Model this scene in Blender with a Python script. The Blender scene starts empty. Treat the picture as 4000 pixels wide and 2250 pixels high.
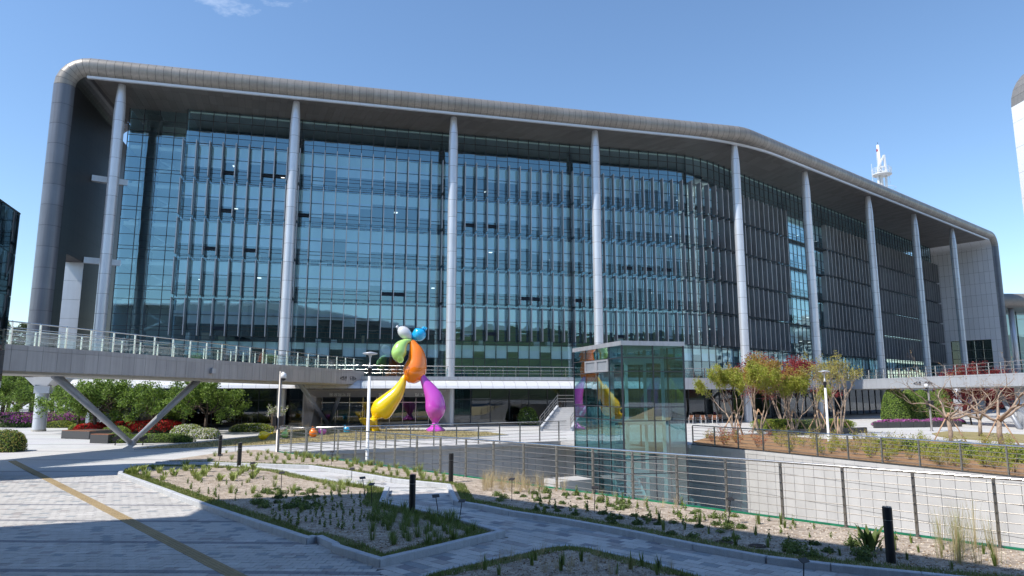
import bpy, math, random
from mathutils import Vector, Matrix
from mathutils.geometry import tessellate_polygon
rad = math.radians
random.seed(11)
sc = bpy.context.scene
COL = sc.collection

# ------------------------------------------------------------------ camera
FPX, PITCH, HC = 2640.0, rad(8.65), 3.3          # focal length in pixels of a 4000 px wide frame, pitch, eye height
cam = bpy.data.cameras.new('camera')
cam.sensor_width = 36.0
cam.lens = FPX / 4000 * 36
cam.clip_end = 3000
cam_o = bpy.data.objects.new('camera', cam)
COL.objects.link(cam_o)
cam_o.location = (0, 0, HC)
cam_o.rotation_euler = (rad(90) + PITCH, 0, 0)
sc.camera = cam_o

# ------------------------------------------------------------------ sky, sun, exposure
SUN_EL = rad(52)
SUN_H = Vector((-0.875, -0.484)).normalized()     # horizontal direction towards the sun
w = bpy.data.worlds.new('World')
sc.world = w
w.use_nodes = True
nt = w.node_tree
bg = nt.nodes['Background']
sky = nt.nodes.new('ShaderNodeTexSky')
sky.sky_type = 'NISHITA'
sky.sun_disc = False
sky.sun_elevation = SUN_EL
sky.sun_rotation = math.atan2(SUN_H.x, SUN_H.y)
sky.air_density = 1.1
sky.dust_density = 0.1
sky.ozone_density = 3.5
# thin cirrus wisps, part of the sky all round
tc = nt.nodes.new('ShaderNodeTexCoord')
mp = nt.nodes.new('ShaderNodeMapping')
mp.inputs['Scale'].default_value = (2.1, 5.0, 6.5)
mp.inputs['Rotation'].default_value = (0.2, 0.45, 0.5)
mp.inputs['Location'].default_value = (0.9, 0.55, 0.1)
n1 = nt.nodes.new('ShaderNodeTexNoise')
n1.inputs['Scale'].default_value = 1.7
n1.inputs['Detail'].default_value = 9
n1.inputs['Roughness'].default_value = 0.62
rmp = nt.nodes.new('ShaderNodeMapRange')
rmp.inputs['From Min'].default_value = 0.62
rmp.inputs['From Max'].default_value = 0.85
rmp.inputs['To Max'].default_value = 0.5
mixc = nt.nodes.new('ShaderNodeMixRGB')
mixc.inputs['Color2'].default_value = (9.0, 9.4, 9.8, 1)
nt.links.new(tc.outputs['Generated'], mp.inputs['Vector'])
nt.links.new(mp.outputs['Vector'], n1.inputs['Vector'])
nt.links.new(n1.outputs['Fac'], rmp.inputs['Value'])
# the wisps gather in one bank of cirrus high over the roof
vd = nt.nodes.new('ShaderNodeVectorMath')
vd.operation = 'DOT_PRODUCT'
vd.inputs[1].default_value = (-0.362, 0.768, 0.528)
bank = nt.nodes.new('ShaderNodeMapRange')
bank.interpolation_type = 'SMOOTHSTEP'
bank.inputs['From Min'].default_value = 0.965
bank.inputs['From Max'].default_value = 0.995
mulc = nt.nodes.new('ShaderNodeMath')
mulc.operation = 'MULTIPLY'
nt.links.new(tc.outputs['Generated'], vd.inputs[0])
nt.links.new(vd.outputs['Value'], bank.inputs['Value'])
nt.links.new(rmp.outputs['Result'], mulc.inputs[0])
nt.links.new(bank.outputs['Result'], mulc.inputs[1])
nt.links.new(mulc.outputs[0], mixc.inputs['Fac'])
hsv = nt.nodes.new('ShaderNodeHueSaturation')
hsv.inputs['Saturation'].default_value = 1.05
nt.links.new(sky.outputs['Color'], hsv.inputs['Color'])
nt.links.new(hsv.outputs['Color'], mixc.inputs['Color1'])
nt.links.new(mixc.outputs['Color'], bg.inputs['Color'])
bg.inputs['Strength'].default_value = 0.15
sl = bpy.data.lights.new('sun', 'SUN')
sl.energy = 4.3
sl.angle = rad(0.53)
sl.color = (1.0, 0.935, 0.84)
so = bpy.data.objects.new('sun', sl)
COL.objects.link(so)
sd = Vector((SUN_H.x * math.cos(SUN_EL), SUN_H.y * math.cos(SUN_EL), math.sin(SUN_EL)))
so.rotation_euler = sd.to_track_quat('Z', 'Y').to_euler()
so.location = (-40, -20, 60)
sc.view_settings.view_transform = 'Standard'
sc.view_settings.look = 'None'
sc.view_settings.exposure = 0.42
sc.view_settings.gamma = 1.0
sc.cycles.max_bounces = 8
sc.cycles.transparent_max_bounces = 24
sc.cycles.glossy_bounces = 4
sc.cycles.caustics_reflective = False
sc.cycles.caustics_refractive = False
sc.cycles.sample_clamp_indirect = 6.0

# ------------------------------------------------------------------ helpers
CP, SP = math.cos(PITCH), math.sin(PITCH)


def ray(px, py):
    u, v = (px - 2000) / FPX, -(py - 1125) / FPX
    return Vector((u, CP - v * SP, SP + v * CP))


def G(px, py, z=0.0):
    """world point at height z seen at photo pixel"""
    d = ray(px, py)
    t = (z - HC) / d.z
    return Vector((d.x * t, d.y * t, z))


def AT(px, py, y):
    """world point at distance y in front of the eye"""
    d = ray(px, py)
    t = y / d.y
    return Vector((d.x * t, y, HC + d.z * t))


def proj(p):
    x, y, z = p[0], p[1], p[2] - HC
    f = y * CP + z * SP
    if f < 0.3:
        return None
    return 2000 + FPX * x / f, 1125 - FPX * (-y * SP + z * CP) / f


def V2(x, y):
    return Vector((x, y))


def lerp(a, b, t):
    return a + (b - a) * t


WL = {}


def wl(o):
    return WL.get(o.name, Vector((0, 0, 0))) if o else Vector((0, 0, 0))


def tag(o, label=None, cat=None, group=None, kind=None):
    if label: o['label'] = label
    if cat: o['category'] = cat
    if group: o['group'] = group
    if kind: o['kind'] = kind
    return o


def empty(name, loc, label=None, cat=None, group=None, rz=0.0, parent=None):
    o = bpy.data.objects.new(name, None)
    COL.objects.link(o)
    o.empty_display_size = 0.3
    loc = Vector(loc)
    o.parent = parent
    o.location = loc - wl(parent)
    o.rotation_euler = (0, 0, rz)
    WL[o.name] = loc
    return tag(o, label, cat, group)


def link_mesh(name, me, parent=None, loc=None):
    o = bpy.data.objects.new(name, me)
    COL.objects.link(o)
    if parent is not None:
        o.parent = parent
    if loc is not None:
        o.location = Vector(loc) - wl(parent)
        WL[o.name] = Vector(loc)
    else:
        WL[o.name] = wl(parent).copy()
    return o


def mesh_of(name, v, f, mats, mi=None, smooth=False, off=None):
    me = bpy.data.meshes.new(name)
    if off is not None and off.length > 0:
        v = [(p[0] - off.x, p[1] - off.y, p[2] - off.z) for p in v]
    me.from_pydata(v, [], f)
    for m in mats:
        me.materials.append(m)
    if mi is not None and len(mats) > 1:
        me.polygons.foreach_set('material_index', mi)
    if smooth:
        me.polygons.foreach_set('use_smooth', [True] * len(me.polygons))
    me.update()
    return me


BOXF = [(0, 3, 2, 1), (4, 5, 6, 7), (0, 1, 5, 4), (1, 2, 6, 5), (2, 3, 7, 6), (3, 0, 4, 7)]


class MB:
    def __init__(s):
        s.v, s.f, s.m = [], [], []

    def add(s, vs, fs, mi=0):
        o = len(s.v)
        s.v += [tuple(p) for p in vs]
        s.f += [tuple(i + o for i in f) for f in fs]
        s.m += [mi] * len(fs)
        return s

    def box(s, c, sx, sy, sz, ax=(1, 0), mi=0):
        """c = centre of the bottom face; ax = plan direction of the sx side"""
        a, b = Vector(ax).normalized() * sx / 2, Vector((-ax[1], ax[0])).normalized() * sy / 2
        c = Vector(c)
        q = [(-1, -1), (1, -1), (1, 1), (-1, 1)]
        vs = [(c.x + a.x * i + b.x * j, c.y + a.y * i + b.y * j, c.z) for i, j in q]
        vs += [(p[0], p[1], c.z + sz) for p in vs]
        return s.add(vs, BOXF, mi)

    def bar(s, a, b, wd, hg, mi=0, up=(0, 0, 1)):
        a, b = Vector(a), Vector(b)
        d = (b - a).normalized()
        sd_ = d.cross(Vector(up))
        if sd_.length < 1e-4:
            sd_ = d.cross(Vector((1, 0, 0)))
        sd_.normalize()
        u = sd_.cross(d)
        x, y = sd_ * wd / 2, u * hg / 2
        vs = [a - x - y, a + x - y, a + x + y, a - x + y, b - x - y, b + x - y, b + x + y, b - x + y]
        return s.add(vs, [(0, 1, 2, 3), (7, 6, 5, 4), (0, 4, 5, 1), (1, 5, 6, 2), (2, 6, 7, 3), (3, 7, 4, 0)], mi)

    def tube(s, pts, r, n=8, mi=0, cap=True, squash=1.0):
        pts = [Vector(p) for p in pts]
        k = len(pts)
        rs = r if isinstance(r, (list, tuple)) else [r] * k
        up = None
        vs, fs = [], []
        for i, p in enumerate(pts):
            d = (pts[min(i + 1, k - 1)] - pts[max(i - 1, 0)])
            if d.length < 1e-6:
                d = Vector((0, 0, 1))
            d.normalize()
            if up is None:
                up = Vector((0, 0, 1)) if abs(d.z) < 0.9 else Vector((1, 0, 0))
            x = d.cross(up)
            if x.length < 1e-4:
                x = d.cross(Vector((0.3, 1, 0.1)))
            x.normalize()
            y = x.cross(d).normalized()
            up = y
            for j in range(n):
                a = 2 * math.pi * j / n
                vs.append(p + x * (rs[i] * math.cos(a)) + y * (rs[i] * squash * math.sin(a)))
        for i in range(k - 1):
            for j in range(n):
                fs.append((i * n + j, i * n + (j + 1) % n, (i + 1) * n + (j + 1) % n, (i + 1) * n + j))
        if cap:
            fs.append(tuple(range(n - 1, -1, -1)))
            fs.append(tuple((k - 1) * n + j for j in range(n)))
        return s.add(vs, fs, mi)

    def lathe(s, prof, c, n=16, mi=0, cap=True):
        vs, fs = [], []
        c = Vector(c)
        for r, z in prof:
            for j in range(n):
                a = 2 * math.pi * j / n
                vs.append((c.x + r * math.cos(a), c.y + r * math.sin(a), c.z + z))
        k = len(prof)
        for i in range(k - 1):
            for j in range(n):
                fs.append((i * n + j, i * n + (j + 1) % n, (i + 1) * n + (j + 1) % n, (i + 1) * n + j))
        if cap:
            fs.append(tuple(range(n - 1, -1, -1)))
            fs.append(tuple((k - 1) * n + j for j in range(n)))
        return s.add(vs, fs, mi)

    def prism(s, poly, z0, z1, mi=0, bottom=True):
        n = len(poly)
        ar = sum(poly[i][0] * poly[(i + 1) % n][1] - poly[(i + 1) % n][0] * poly[i][1] for i in range(n))
        if ar < 0:
            poly = poly[::-1]
        vs = [(p[0], p[1], z0) for p in poly] + [(p[0], p[1], z1) for p in poly]
        fs = [(i, (i + 1) % n, n + (i + 1) % n, n + i) for i in range(n)]
        tr = tessellate_polygon([[Vector((p[0], p[1], 0)) for p in poly]])
        for t in tr:
            a, b, c = [Vector(vs[i]) for i in t]
            if (b - a).cross(c - a).z < 0:
                t = t[::-1]
            fs.append(tuple(i + n for i in t))
            if bottom:
                fs.append(tuple(reversed(t)))
        return s.add(vs, fs, mi)

    def quad(s, a, b, c, d, mi=0):
        return s.add([a, b, c, d], [(0, 1, 2, 3)], mi)

    def build(s, name, mats, parent=None, smooth=False, loc=None):
        mats = mats if isinstance(mats, (list, tuple)) else [mats]
        off = Vector(loc) if loc is not None else wl(parent)
        me = mesh_of(name, s.v, s.f, mats, s.m, smooth, off)
        o = link_mesh(name, me, parent, loc)
        return o


def score(vs):
    q = [proj(p) for p in vs]
    q = [p for p in q if p]
    if len(q) < len(vs):
        return 0.0
    x0, x1 = min(p[0] for p in q), max(p[0] for p in q)
    y0, y1 = min(p[1] for p in q), max(p[1] for p in q)
    if x1 < 0 or x0 > 4000 or y1 < 0 or y0 > 2250:
        return 0.0
    ar = 0.0
    return (x1 - x0) * (y1 - y0)


def pieces(name, items, mats, parent, limit=300, rest=None, smooth=False, bias=None):
    """the pieces that show largest become objects of their own, any beyond the limit one joined part"""
    mats = mats if isinstance(mats, (list, tuple)) else [mats]
    off = wl(parent)
    if len(items) > limit:
        order = sorted(range(len(items)), key=lambda i: -score(items[i][0]) * (bias(items[i]) if bias else 1.0))
    else:
        order = list(range(len(items)))
    for i in order[:limit]:
        v, f, m = items[i]
        me = mesh_of(name, v, f, [mats[m]] if not isinstance(m, (list, tuple)) else mats, None if not isinstance(m, (list, tuple)) else m, smooth, off)
        link_mesh(name, me, parent)
    if len(items) > limit:
        mb = MB()
        for i in order[limit:]:
            v, f, m = items[i]
            o = len(mb.v)
            mb.v += v
            mb.f += [tuple(k + o for k in g) for g in f]
            mb.m += list(m) if isinstance(m, (list, tuple)) else [m] * len(f)
        o = mb.build(rest or (name + '_field'), mats, parent, smooth)
        o['kind'] = 'stuff'
        if not parent:
            pass


def boxitem(c, sx, sy, sz, ax=(1, 0), m=0, drop_bottom=True):
    mb = MB().box(c, sx, sy, sz, ax)
    f = mb.f[1:] if drop_bottom else mb.f
    return (mb.v, f, m)


# ------------------------------------------------------------------ materials
MATS = {}


def mat(name, col, rough=0.6, metal=0.0, bump=0.0, bscale=40.0, var=0.0, vscale=3.0, spec=0.5, coat=0.0, col2=None, trans=0.0, detail=4.0, stretch=None):
    if name in MATS:
        return MATS[name]
    m = bpy.data.materials.new(name)
    m.use_nodes = True
    t = m.node_tree
    b = t.nodes['Principled BSDF']
    b.inputs['Base Color'].default_value = (*col, 1)
    b.inputs['Roughness'].default_value = rough
    b.inputs['Metallic'].default_value = metal
    b.inputs['Specular IOR Level'].default_value = spec
    if coat:
        b.inputs['Coat Weight'].default_value = coat
        b.inputs['Coat Roughness'].default_value = 0.04
    if bump or var or col2:
        g = t.nodes.new('ShaderNodeNewGeometry')
        vec = g.outputs['Position']
        if stretch:
            mpn = t.nodes.new('ShaderNodeMapping')
            mpn.inputs['Scale'].default_value = stretch
            t.links.new(vec, mpn.inputs['Vector'])
            vec = mpn.outputs['Vector']
    if var or col2:
        n = t.nodes.new('ShaderNodeTexNoise')
        n.inputs['Scale'].default_value = vscale
        n.inputs['Detail'].default_value = detail
        n.inputs['Roughness'].default_value = 0.65
        t.links.new(vec, n.inputs['Vector'])
        cr = t.nodes.new('ShaderNodeValToRGB')
        c2 = col2 or tuple(min(1, c * (1 + var)) for c in col)
        c1 = col if col2 else tuple(c * (1 - var) for c in col)
        cr.color_ramp.elements[0].position = 0.34
        cr.color_ramp.elements[1].position = 0.66
        cr.color_ramp.elements[0].color = (*c1, 1)
        cr.color_ramp.elements[1].color = (*c2, 1)
        t.links.new(n.outputs['Fac'], cr.inputs['Fac'])
        t.links.new(cr.outputs['Color'], b.inputs['Base Color'])
    if bump:
        n2 = t.nodes.new('ShaderNodeTexNoise')
        n2.inputs['Scale'].default_value = bscale
        n2.inputs['Detail'].default_value = 3
        t.links.new(vec, n2.inputs['Vector'])
        bp = t.nodes.new('ShaderNodeBump')
        bp.inputs['Strength'].default_value = bump
        bp.inputs['Distance'].default_value = 0.02
        t.links.new(n2.outputs['Fac'], bp.inputs['Height'])
        t.links.new(bp.outputs['Normal'], b.inputs['Normal'])
    if trans:
        b.inputs['Transmission Weight'].default_value = 0.0
        tr = t.nodes.new('ShaderNodeBsdfTranslucent')
        mx = t.nodes.new('ShaderNodeMixShader')
        mx.inputs['Fac'].default_value = trans
        out = t.nodes['Material Output']
        if var or col2:
            t.links.new(cr.outputs['Color'], tr.inputs['Color'])
        else:
            tr.inputs['Color'].default_value = (*col, 1)
        t.links.new(b.outputs['BSDF'], mx.inputs[1])
        t.links.new(tr.outputs['BSDF'], mx.inputs[2])
        t.links.new(mx.outputs['Shader'], out.inputs['Surface'])
    MATS[name] = m
    return m


def glass(name, tint, ior=1.5, base=0.08, gcol=(0.9, 0.95, 1.0), rough=0.0):
    """coated architectural pane: tinted see-through body with a fresnel mirror on its outer skin"""
    m = bpy.data.materials.new(name)
    m.use_nodes = True
    t = m.node_tree
    t.nodes.remove(t.nodes['Principled BSDF'])
    out = t.nodes['Material Output']
    tr = t.nodes.new('ShaderNodeBsdfTransparent')
    tr.inputs['Color'].default_value = (*tint, 1)
    gl = t.nodes.new('ShaderNodeBsdfGlossy')
    gl.inputs['Color'].default_value = (*gcol, 1)
    gl.inputs['Roughness'].default_value = rough
    fr = t.nodes.new('ShaderNodeFresnel')
    fr.inputs['IOR'].default_value = ior
    mr = t.nodes.new('ShaderNodeMath')
    mr.operation = 'MULTIPLY_ADD'
    mr.inputs[1].default_value = 1 - base
    mr.inputs[2].default_value = base
    t.links.new(fr.outputs['Fac'], mr.inputs[0])
    ge = t.nodes.new('ShaderNodeNewGeometry')
    inv = t.nodes.new('ShaderNodeMath')
    inv.operation = 'SUBTRACT'
    inv.inputs[0].default_value = 1.0
    t.links.new(ge.outputs['Backfacing'], inv.inputs[1])
    mu = t.nodes.new('ShaderNodeMath')
    mu.operation = 'MULTIPLY'
    t.links.new(mr.outputs[0], mu.inputs[0])
    t.links.new(inv.outputs[0], mu.inputs[1])
    mx = t.nodes.new('ShaderNodeMixShader')
    t.links.new(mu.outputs[0], mx.inputs['Fac'])
    t.links.new(tr.outputs['BSDF'], mx.inputs[1])
    t.links.new(gl.outputs['BSDF'], mx.inputs[2])
    t.links.new(mx.outputs['Shader'], out.inputs['Surface'])
    MATS[name] = m
    return m


def emit(name, col, strength):
    m = bpy.data.materials.new(name)
    m.use_nodes = True
    b = m.node_tree.nodes['Principled BSDF']
    b.inputs['Base Color'].default_value = (0.8, 0.8, 0.8, 1)
    b.inputs['Emission Color'].default_value = (*col, 1)
    b.inputs['Emission Strength'].default_value = strength
    MATS[name] = m
    return m


M_ALU = mat('brushed silver cladding', (0.46, 0.48, 0.52), 0.36, 0.45, var=0.05, vscale=0.8)
M_ALU2 = mat('column silver paint', (0.57, 0.60, 0.65), 0.32, 0.35, var=0.04, vscale=0.6)
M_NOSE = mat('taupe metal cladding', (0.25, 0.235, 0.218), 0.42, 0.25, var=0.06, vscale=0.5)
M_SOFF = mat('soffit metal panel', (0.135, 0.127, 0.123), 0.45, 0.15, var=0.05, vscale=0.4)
M_DARKJ = mat('dark joint backing', (0.035, 0.035, 0.04), 0.7)
M_LEG = mat('leg cladding', (0.15, 0.16, 0.185), 0.38, 0.4, var=0.05, vscale=0.6)
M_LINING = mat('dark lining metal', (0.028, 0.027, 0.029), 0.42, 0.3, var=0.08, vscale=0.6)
M_STRIP = mat('pale gutter strip', (0.56, 0.59, 0.65), 0.4, 0.2)
M_MULL = mat('dark mullion', (0.055, 0.062, 0.075), 0.4, 0.4)
M_FIN = mat('grey aluminium fin', (0.28, 0.285, 0.30), 0.42, 0.5, var=0.12, vscale=0.7)
M_FINEDGE = mat('fin nosing', (0.46, 0.45, 0.46), 0.4, 0.5)
M_GLASS = glass('facade glass', (0.87, 0.965, 1.0), 1.5, 0.25, (0.62, 0.91, 1.0))
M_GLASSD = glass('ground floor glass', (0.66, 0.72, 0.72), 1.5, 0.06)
M_GLASSL = glass('lift glass', (0.60, 0.77, 0.79), 1.5, 0.17, (0.88, 0.97, 1.0))
M_GLASSR = glass('balustrade glass', (0.80, 0.90, 0.90), 1.5, 0.05)
M_GLASSK = glass('dark annex glass', (0.06, 0.07, 0.07), 1.5, 0.05)
M_SPAND = mat('pale spandrel panel', (0.78, 0.84, 0.76), 0.7)
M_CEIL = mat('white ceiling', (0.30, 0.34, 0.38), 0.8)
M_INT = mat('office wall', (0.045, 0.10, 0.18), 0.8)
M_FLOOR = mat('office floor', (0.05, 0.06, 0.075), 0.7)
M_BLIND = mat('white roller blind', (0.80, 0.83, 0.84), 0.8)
M_LAMP = emit('ceiling light', (1, 0.98, 0.94), 1.6)
M_WHITE = mat('white painted metal', (0.78, 0.79, 0.80), 0.4, 0.1)
M_WHITEB = mat('bright canopy metal', (0.74, 0.75, 0.77), 0.4, 0.2, var=0.03)
M_STEEL = mat('stainless steel', (0.58, 0.57, 0.55), 0.22, 1.0)
M_STEELD = mat('dull stainless post', (0.34, 0.32, 0.30), 0.38, 0.85)
M_BLACK = mat('black painted metal', (0.022, 0.022, 0.026), 0.45, 0.2)
M_STRUT = mat('grey strut paint', (0.30, 0.32, 0.36), 0.45, 0.3, var=0.06)
M_BRIDGE = mat('bridge fascia panel', (0.40, 0.385, 0.39), 0.5, 0.2, var=0.05, vscale=0.7)
M_CONC = mat('beige concrete soffit', (0.42, 0.40, 0.36), 0.8, var=0.08)
M_GRAN = mat('light granite', (0.50, 0.495, 0.49), 0.65, bump=0.15, bscale=160, var=0.10, vscale=60)
M_GRAN2 = mat('light granite worn', (0.47, 0.465, 0.46), 0.65, bump=0.15, bscale=160, var=0.12, vscale=25)
M_KERB = mat('grey granite kerb', (0.50, 0.52, 0.55), 0.7, bump=0.2, bscale=140, var=0.12, vscale=50)
M_BLKGR = mat('black granite', (0.05, 0.05, 0.055), 0.25, var=0.2, vscale=60)


def variants(m, amt=0.07, streak=0.0):
    """slightly different tones of one cladding, so neighbouring panels do not match exactly"""
    out = [m]
    for k, f in enumerate((1 - amt, 1 + amt)):
        c = m.copy()
        c.name = m.name + (' darker', ' lighter')[k]
        b = c.node_tree.nodes['Principled BSDF']
        b.inputs['Base Color'].default_value = tuple([min(1, v * f) for v in b.inputs['Base Color'].default_value[:3]] + [1])
        for n in c.node_tree.nodes:
            if n.type == 'VALTORGB':
                for e in n.color_ramp.elements:
                    e.color = tuple([min(1, v * f) for v in e.color[:3]] + [1])
        b.inputs['Roughness'].default_value *= (1.06, 0.94)[k]
        out.append(c)
    return out


def weather(m, amt=0.25, sx=6.0, sz=0.25):
    """vertical rain streaks and dust as a real change of the surface colour"""
    t = m.node_tree
    b = t.nodes['Principled BSDF']
    g = t.nodes.new('ShaderNodeNewGeometry')
    mpn = t.nodes.new('ShaderNodeMapping')
    mpn.inputs['Scale'].default_value = (sx, sx, sz)
    n = t.nodes.new('ShaderNodeTexNoise')
    n.inputs['Scale'].default_value = 1.0
    n.inputs['Detail'].default_value = 7
    mr = t.nodes.new('ShaderNodeMapRange')
    mr.inputs['From Min'].default_value = 0.42
    mr.inputs['From Max'].default_value = 0.75
    mr.inputs['To Min'].default_value = 1.0
    mr.inputs['To Max'].default_value = 1.0 - amt
    mx = t.nodes.new('ShaderNodeMixRGB')
    mx.blend_type = 'MULTIPLY'
    mx.inputs['Fac'].default_value = 1.0
    t.links.new(g.outputs['Position'], mpn.inputs['Vector'])
    t.links.new(mpn.outputs['Vector'], n.inputs['Vector'])
    t.links.new(n.outputs['Fac'], mr.inputs['Value'])
    src = b.inputs['Base Color'].links[0].from_socket if b.inputs['Base Color'].links else None
    if src: t.links.new(src, mx.inputs['Color1'])
    else: mx.inputs['Color1'].default_value = b.inputs['Base Color'].default_value
    t.links.new(mr.outputs['Result'], mx.inputs['Color2'])
    t.links.new(mx.outputs['Color'], b.inputs['Base Color'])


for m_ in (M_NOSE, M_BRIDGE, M_LEG, M_ALU, M_KERB):
    weather(m_, 0.20)
weather(M_ALU2, 0.09, 3.0, 0.15)
for m_ in (M_GRAN, M_GRAN2):
    weather(m_, 0.16, 0.9, 0.5)
V_NOSE, V_LEG, V_ALU2, V_BRIDGE, V_FIN, V_SOFF = (variants(M_NOSE, .07), variants(M_LEG, .05), variants(M_ALU2, .035), variants(M_BRIDGE, .05), variants(M_FIN, .10), variants(M_SOFF, .06))
V_GRAN = variants(M_GRAN, .05)
V_PALE = variants(mat('pale end wall metal', (0.82, 0.83, 0.85), 0.35, 0.1), .03)
# ------------------------------------------------------------------ main building frame of reference
AN_A, AN_B = rad(76.0), rad(51.4)
DA = V2(math.sin(AN_A), math.cos(AN_A)); NA = V2(DA.y, -DA.x)
DB = V2(math.sin(AN_B), math.cos(AN_B)); NB = V2(DB.y, -DB.x)
P3 = V2(-5.929, 65.385)
C5 = P3 + DA * 32.03
ZS = 30.8            # soffit height


def PA(s, n): return P3 + DA * s + NA * n
def PB(s, n): return C5 + DB * s + NB * n
def X3(p, z): return Vector((p.x, p.y, z))


class Path:
    """plan line: wing A straight, rounded bend, wing B straight; parameter t = metres along (s on wing A)"""
    def __init__(s, na, b0, b1, R):
        q0, q1 = PB(*b0), PB(*b1)
        s.db = (q1 - q0).normalized()
        s.nb = V2(s.db.y, -s.db.x)
        a0 = PA(0, na)
        den = DA.x * s.db.y - DA.y * s.db.x
        k = ((q0.x - a0.x) * s.db.y - (q0.y - a0.y) * s.db.x) / den
        s.X = a0 + DA * k
        s.th = math.acos(max(-1, min(1, DA.dot(s.db))))
        T = R * math.tan(s.th / 2)
        s.R, s.na = R, na
        s.t1 = k - T
        s.t2 = s.t1 + R * s.th
        s.c = s.X - DA * T - NA * R
        s.q2 = s.X + s.db * T
        s.a0 = a0
        s.tend = s.t2 + (q1 - s.q2).dot(s.db)

    def at(s, t, off=0.0):
        """point offset outwards, tangent, outward normal"""
        if t <= s.t1:
            return s.a0 + DA * t + NA * off, DA, NA
        if t >= s.t2:
            return s.q2 + s.db * (t - s.t2) + s.nb * off, s.db, s.nb
        a = (t - s.t1) / s.R
        ca, sa = math.cos(a), math.sin(a)
        n = V2(NA.x * ca - NA.y * sa, NA.x * sa + NA.y * ca)
        d = V2(-n.y, n.x)
        return s.c + n * (s.R + off), d, n

    def ts(s, t0, t1, step=0.0):
        r = [t0]
        if t0 < s.t1 < t1: r.append(s.t1)
        if t0 < s.t2 and t1 > s.t1:
            k = 8
            for i in range(1, k + 1):
                t = s.t1 + (s.t2 - s.t1) * i / k
                if t0 < t < t1: r.append(t)
        r.append(t1)
        return r


GP = Path(-4.2, (8, -5.2), (80, -8.6), 16.0)       # curtain wall
CPATH = Path(0.0, (0, 0), (80, 0), 20.0)           # column line
NP = Path(1.2, (0, 1.2), (80, 1.2), 5.0)           # roof nose centre line
SPATH = Path(1.25, (0, 1.25), (80, 1.25), 33.0)    # gutter strip
TP = Path(1.3, (0, 1.3), (80, 1.3), 25.0)          # terrace edge

BLD = empty('office_building', X3(PA(0, 0), 0), 'long silver framed glass office building with tall round columns under a deep roof', 'building')


def sweep(mb, path, ts, n0, n1, z0, z1, mi=0, mtop=None, mbot=None, mfront=None):
    """solid band along a plan path between offsets n0 < n1 and heights z0 < z1"""
    P = []
    for t in ts:
        a, b = path.at(t, n0)[0], path.at(t, n1)[0]
        P.append([X3(a, z0), X3(b, z0), X3(b, z1), X3(a, z1)])
    for i in range(len(P) - 1):
        a, b = P[i], P[i + 1]
        mb.add([a[1], b[1], b[2], a[2]], [(0, 1, 2, 3)], mi if mfront is None else mfront)
        mb.add([a[0], a[3], b[3], b[0]], [(0, 1, 2, 3)], mi)
        mb.add([a[3], a[2], b[2], b[3]], [(0, 1, 2, 3)], mi if mtop is None else mtop)
        mb.add([a[0], b[0], b[1], a[1]], [(0, 1, 2, 3)], mi if mbot is None else mbot)
    for q, fl in ((P[0], 1), (P[-1], 0)):
        mb.add(q, [(0, 1, 2, 3) if fl else (3, 2, 1, 0)], mi)
    return mb


# ---- roof shell: rounded nose that runs up the left wall, along the roof and down the right wall
NR = 0.82
ZC = ZS + NR
T_L = -35.38 + NR                     # centre line of the left leg
T_R = NP.tend + 1.0                   # centre line of the right leg
FR = 2.0
roof = empty('roof', X3(PA(0, 0), ZS), parent=BLD)


def shell_pt(u, a, f):
    """u along the frame from the foot of the left leg; a outward, f forward of the nose centre"""
    L1 = ZC - FR
    arc = FR * math.pi / 2
    L2 = (T_R - FR) - (T_L + FR)
    if u < L1:
        t, z, ot, oz = T_L, u, -1.0, 0.0
    elif u < L1 + arc:
        g = (u - L1) / FR
        ot, oz = -math.cos(g), math.sin(g)
        t, z = T_L + FR + FR * ot, L1 + FR * oz
    elif u < L1 + arc + L2:
        t, z, ot, oz = T_L + FR + (u - L1 - arc), ZC, 0.0, 1.0
    elif u < L1 + 2 * arc + L2:
        g = (u - L1 - arc - L2) / FR
        ot, oz = math.sin(g), math.cos(g)
        t, z = T_R - FR + FR * ot, L1 + FR * oz
    else:
        t, z, ot, oz = T_R, L1 - (u - L1 - 2 * arc - L2), 1.0, 0.0
    p, d, n = NP.at(t + ot * a, f)
    return Vector((p.x, p.y, z + oz * a))


U1 = ZC - FR
U2 = U1 + FR * math.pi / 2
U3 = U2 + (T_R - FR) - (T_L + FR)
U4 = U3 + FR * math.pi / 2
U5 = U4 + U1
us = [4.45 + i * (U1 - 4.45) / 14 for i in range(14)]
us += [U1 + (U2 - U1) * i / 6 for i in range(6)]
nroof = int((U3 - U2) / 0.66)
us += [U2 + (U3 - U2) * i / nroof for i in range(nroof)]
us += [U3 + (U4 - U3) * i / 6 for i in range(6)]
us += [U4 + (U5 - U4) * i / 16 for i in range(17)]
NSEG = 8
items = []
for i in range(len(us) - 1):
    a, b = us[i] + 0.014, us[i + 1] - 0.014
    vs = []
    for u in (a, b):
        vs.append(shell_pt(u, NR, -1.2))
        for k in range(NSEG + 1):
            g = math.pi / 2 - math.pi * k / NSEG
            vs.append(shell_pt(u, NR * math.sin(g), NR * math.cos(g)))
    m = NSEG + 2
    fs = [(k, k + 1, m + k + 1, m + k) for k in range(m - 1)]
    leg = us[i] < U1 - 0.1 or us[i] > U4 - 0.1
    items.append(([tuple(p) for p in vs], fs, (3 if leg else 0) + random.randint(0, 2)))
pieces('cladding_panel', items, V_NOSE + V_LEG, roof, limit=300, smooth=True)
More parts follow.
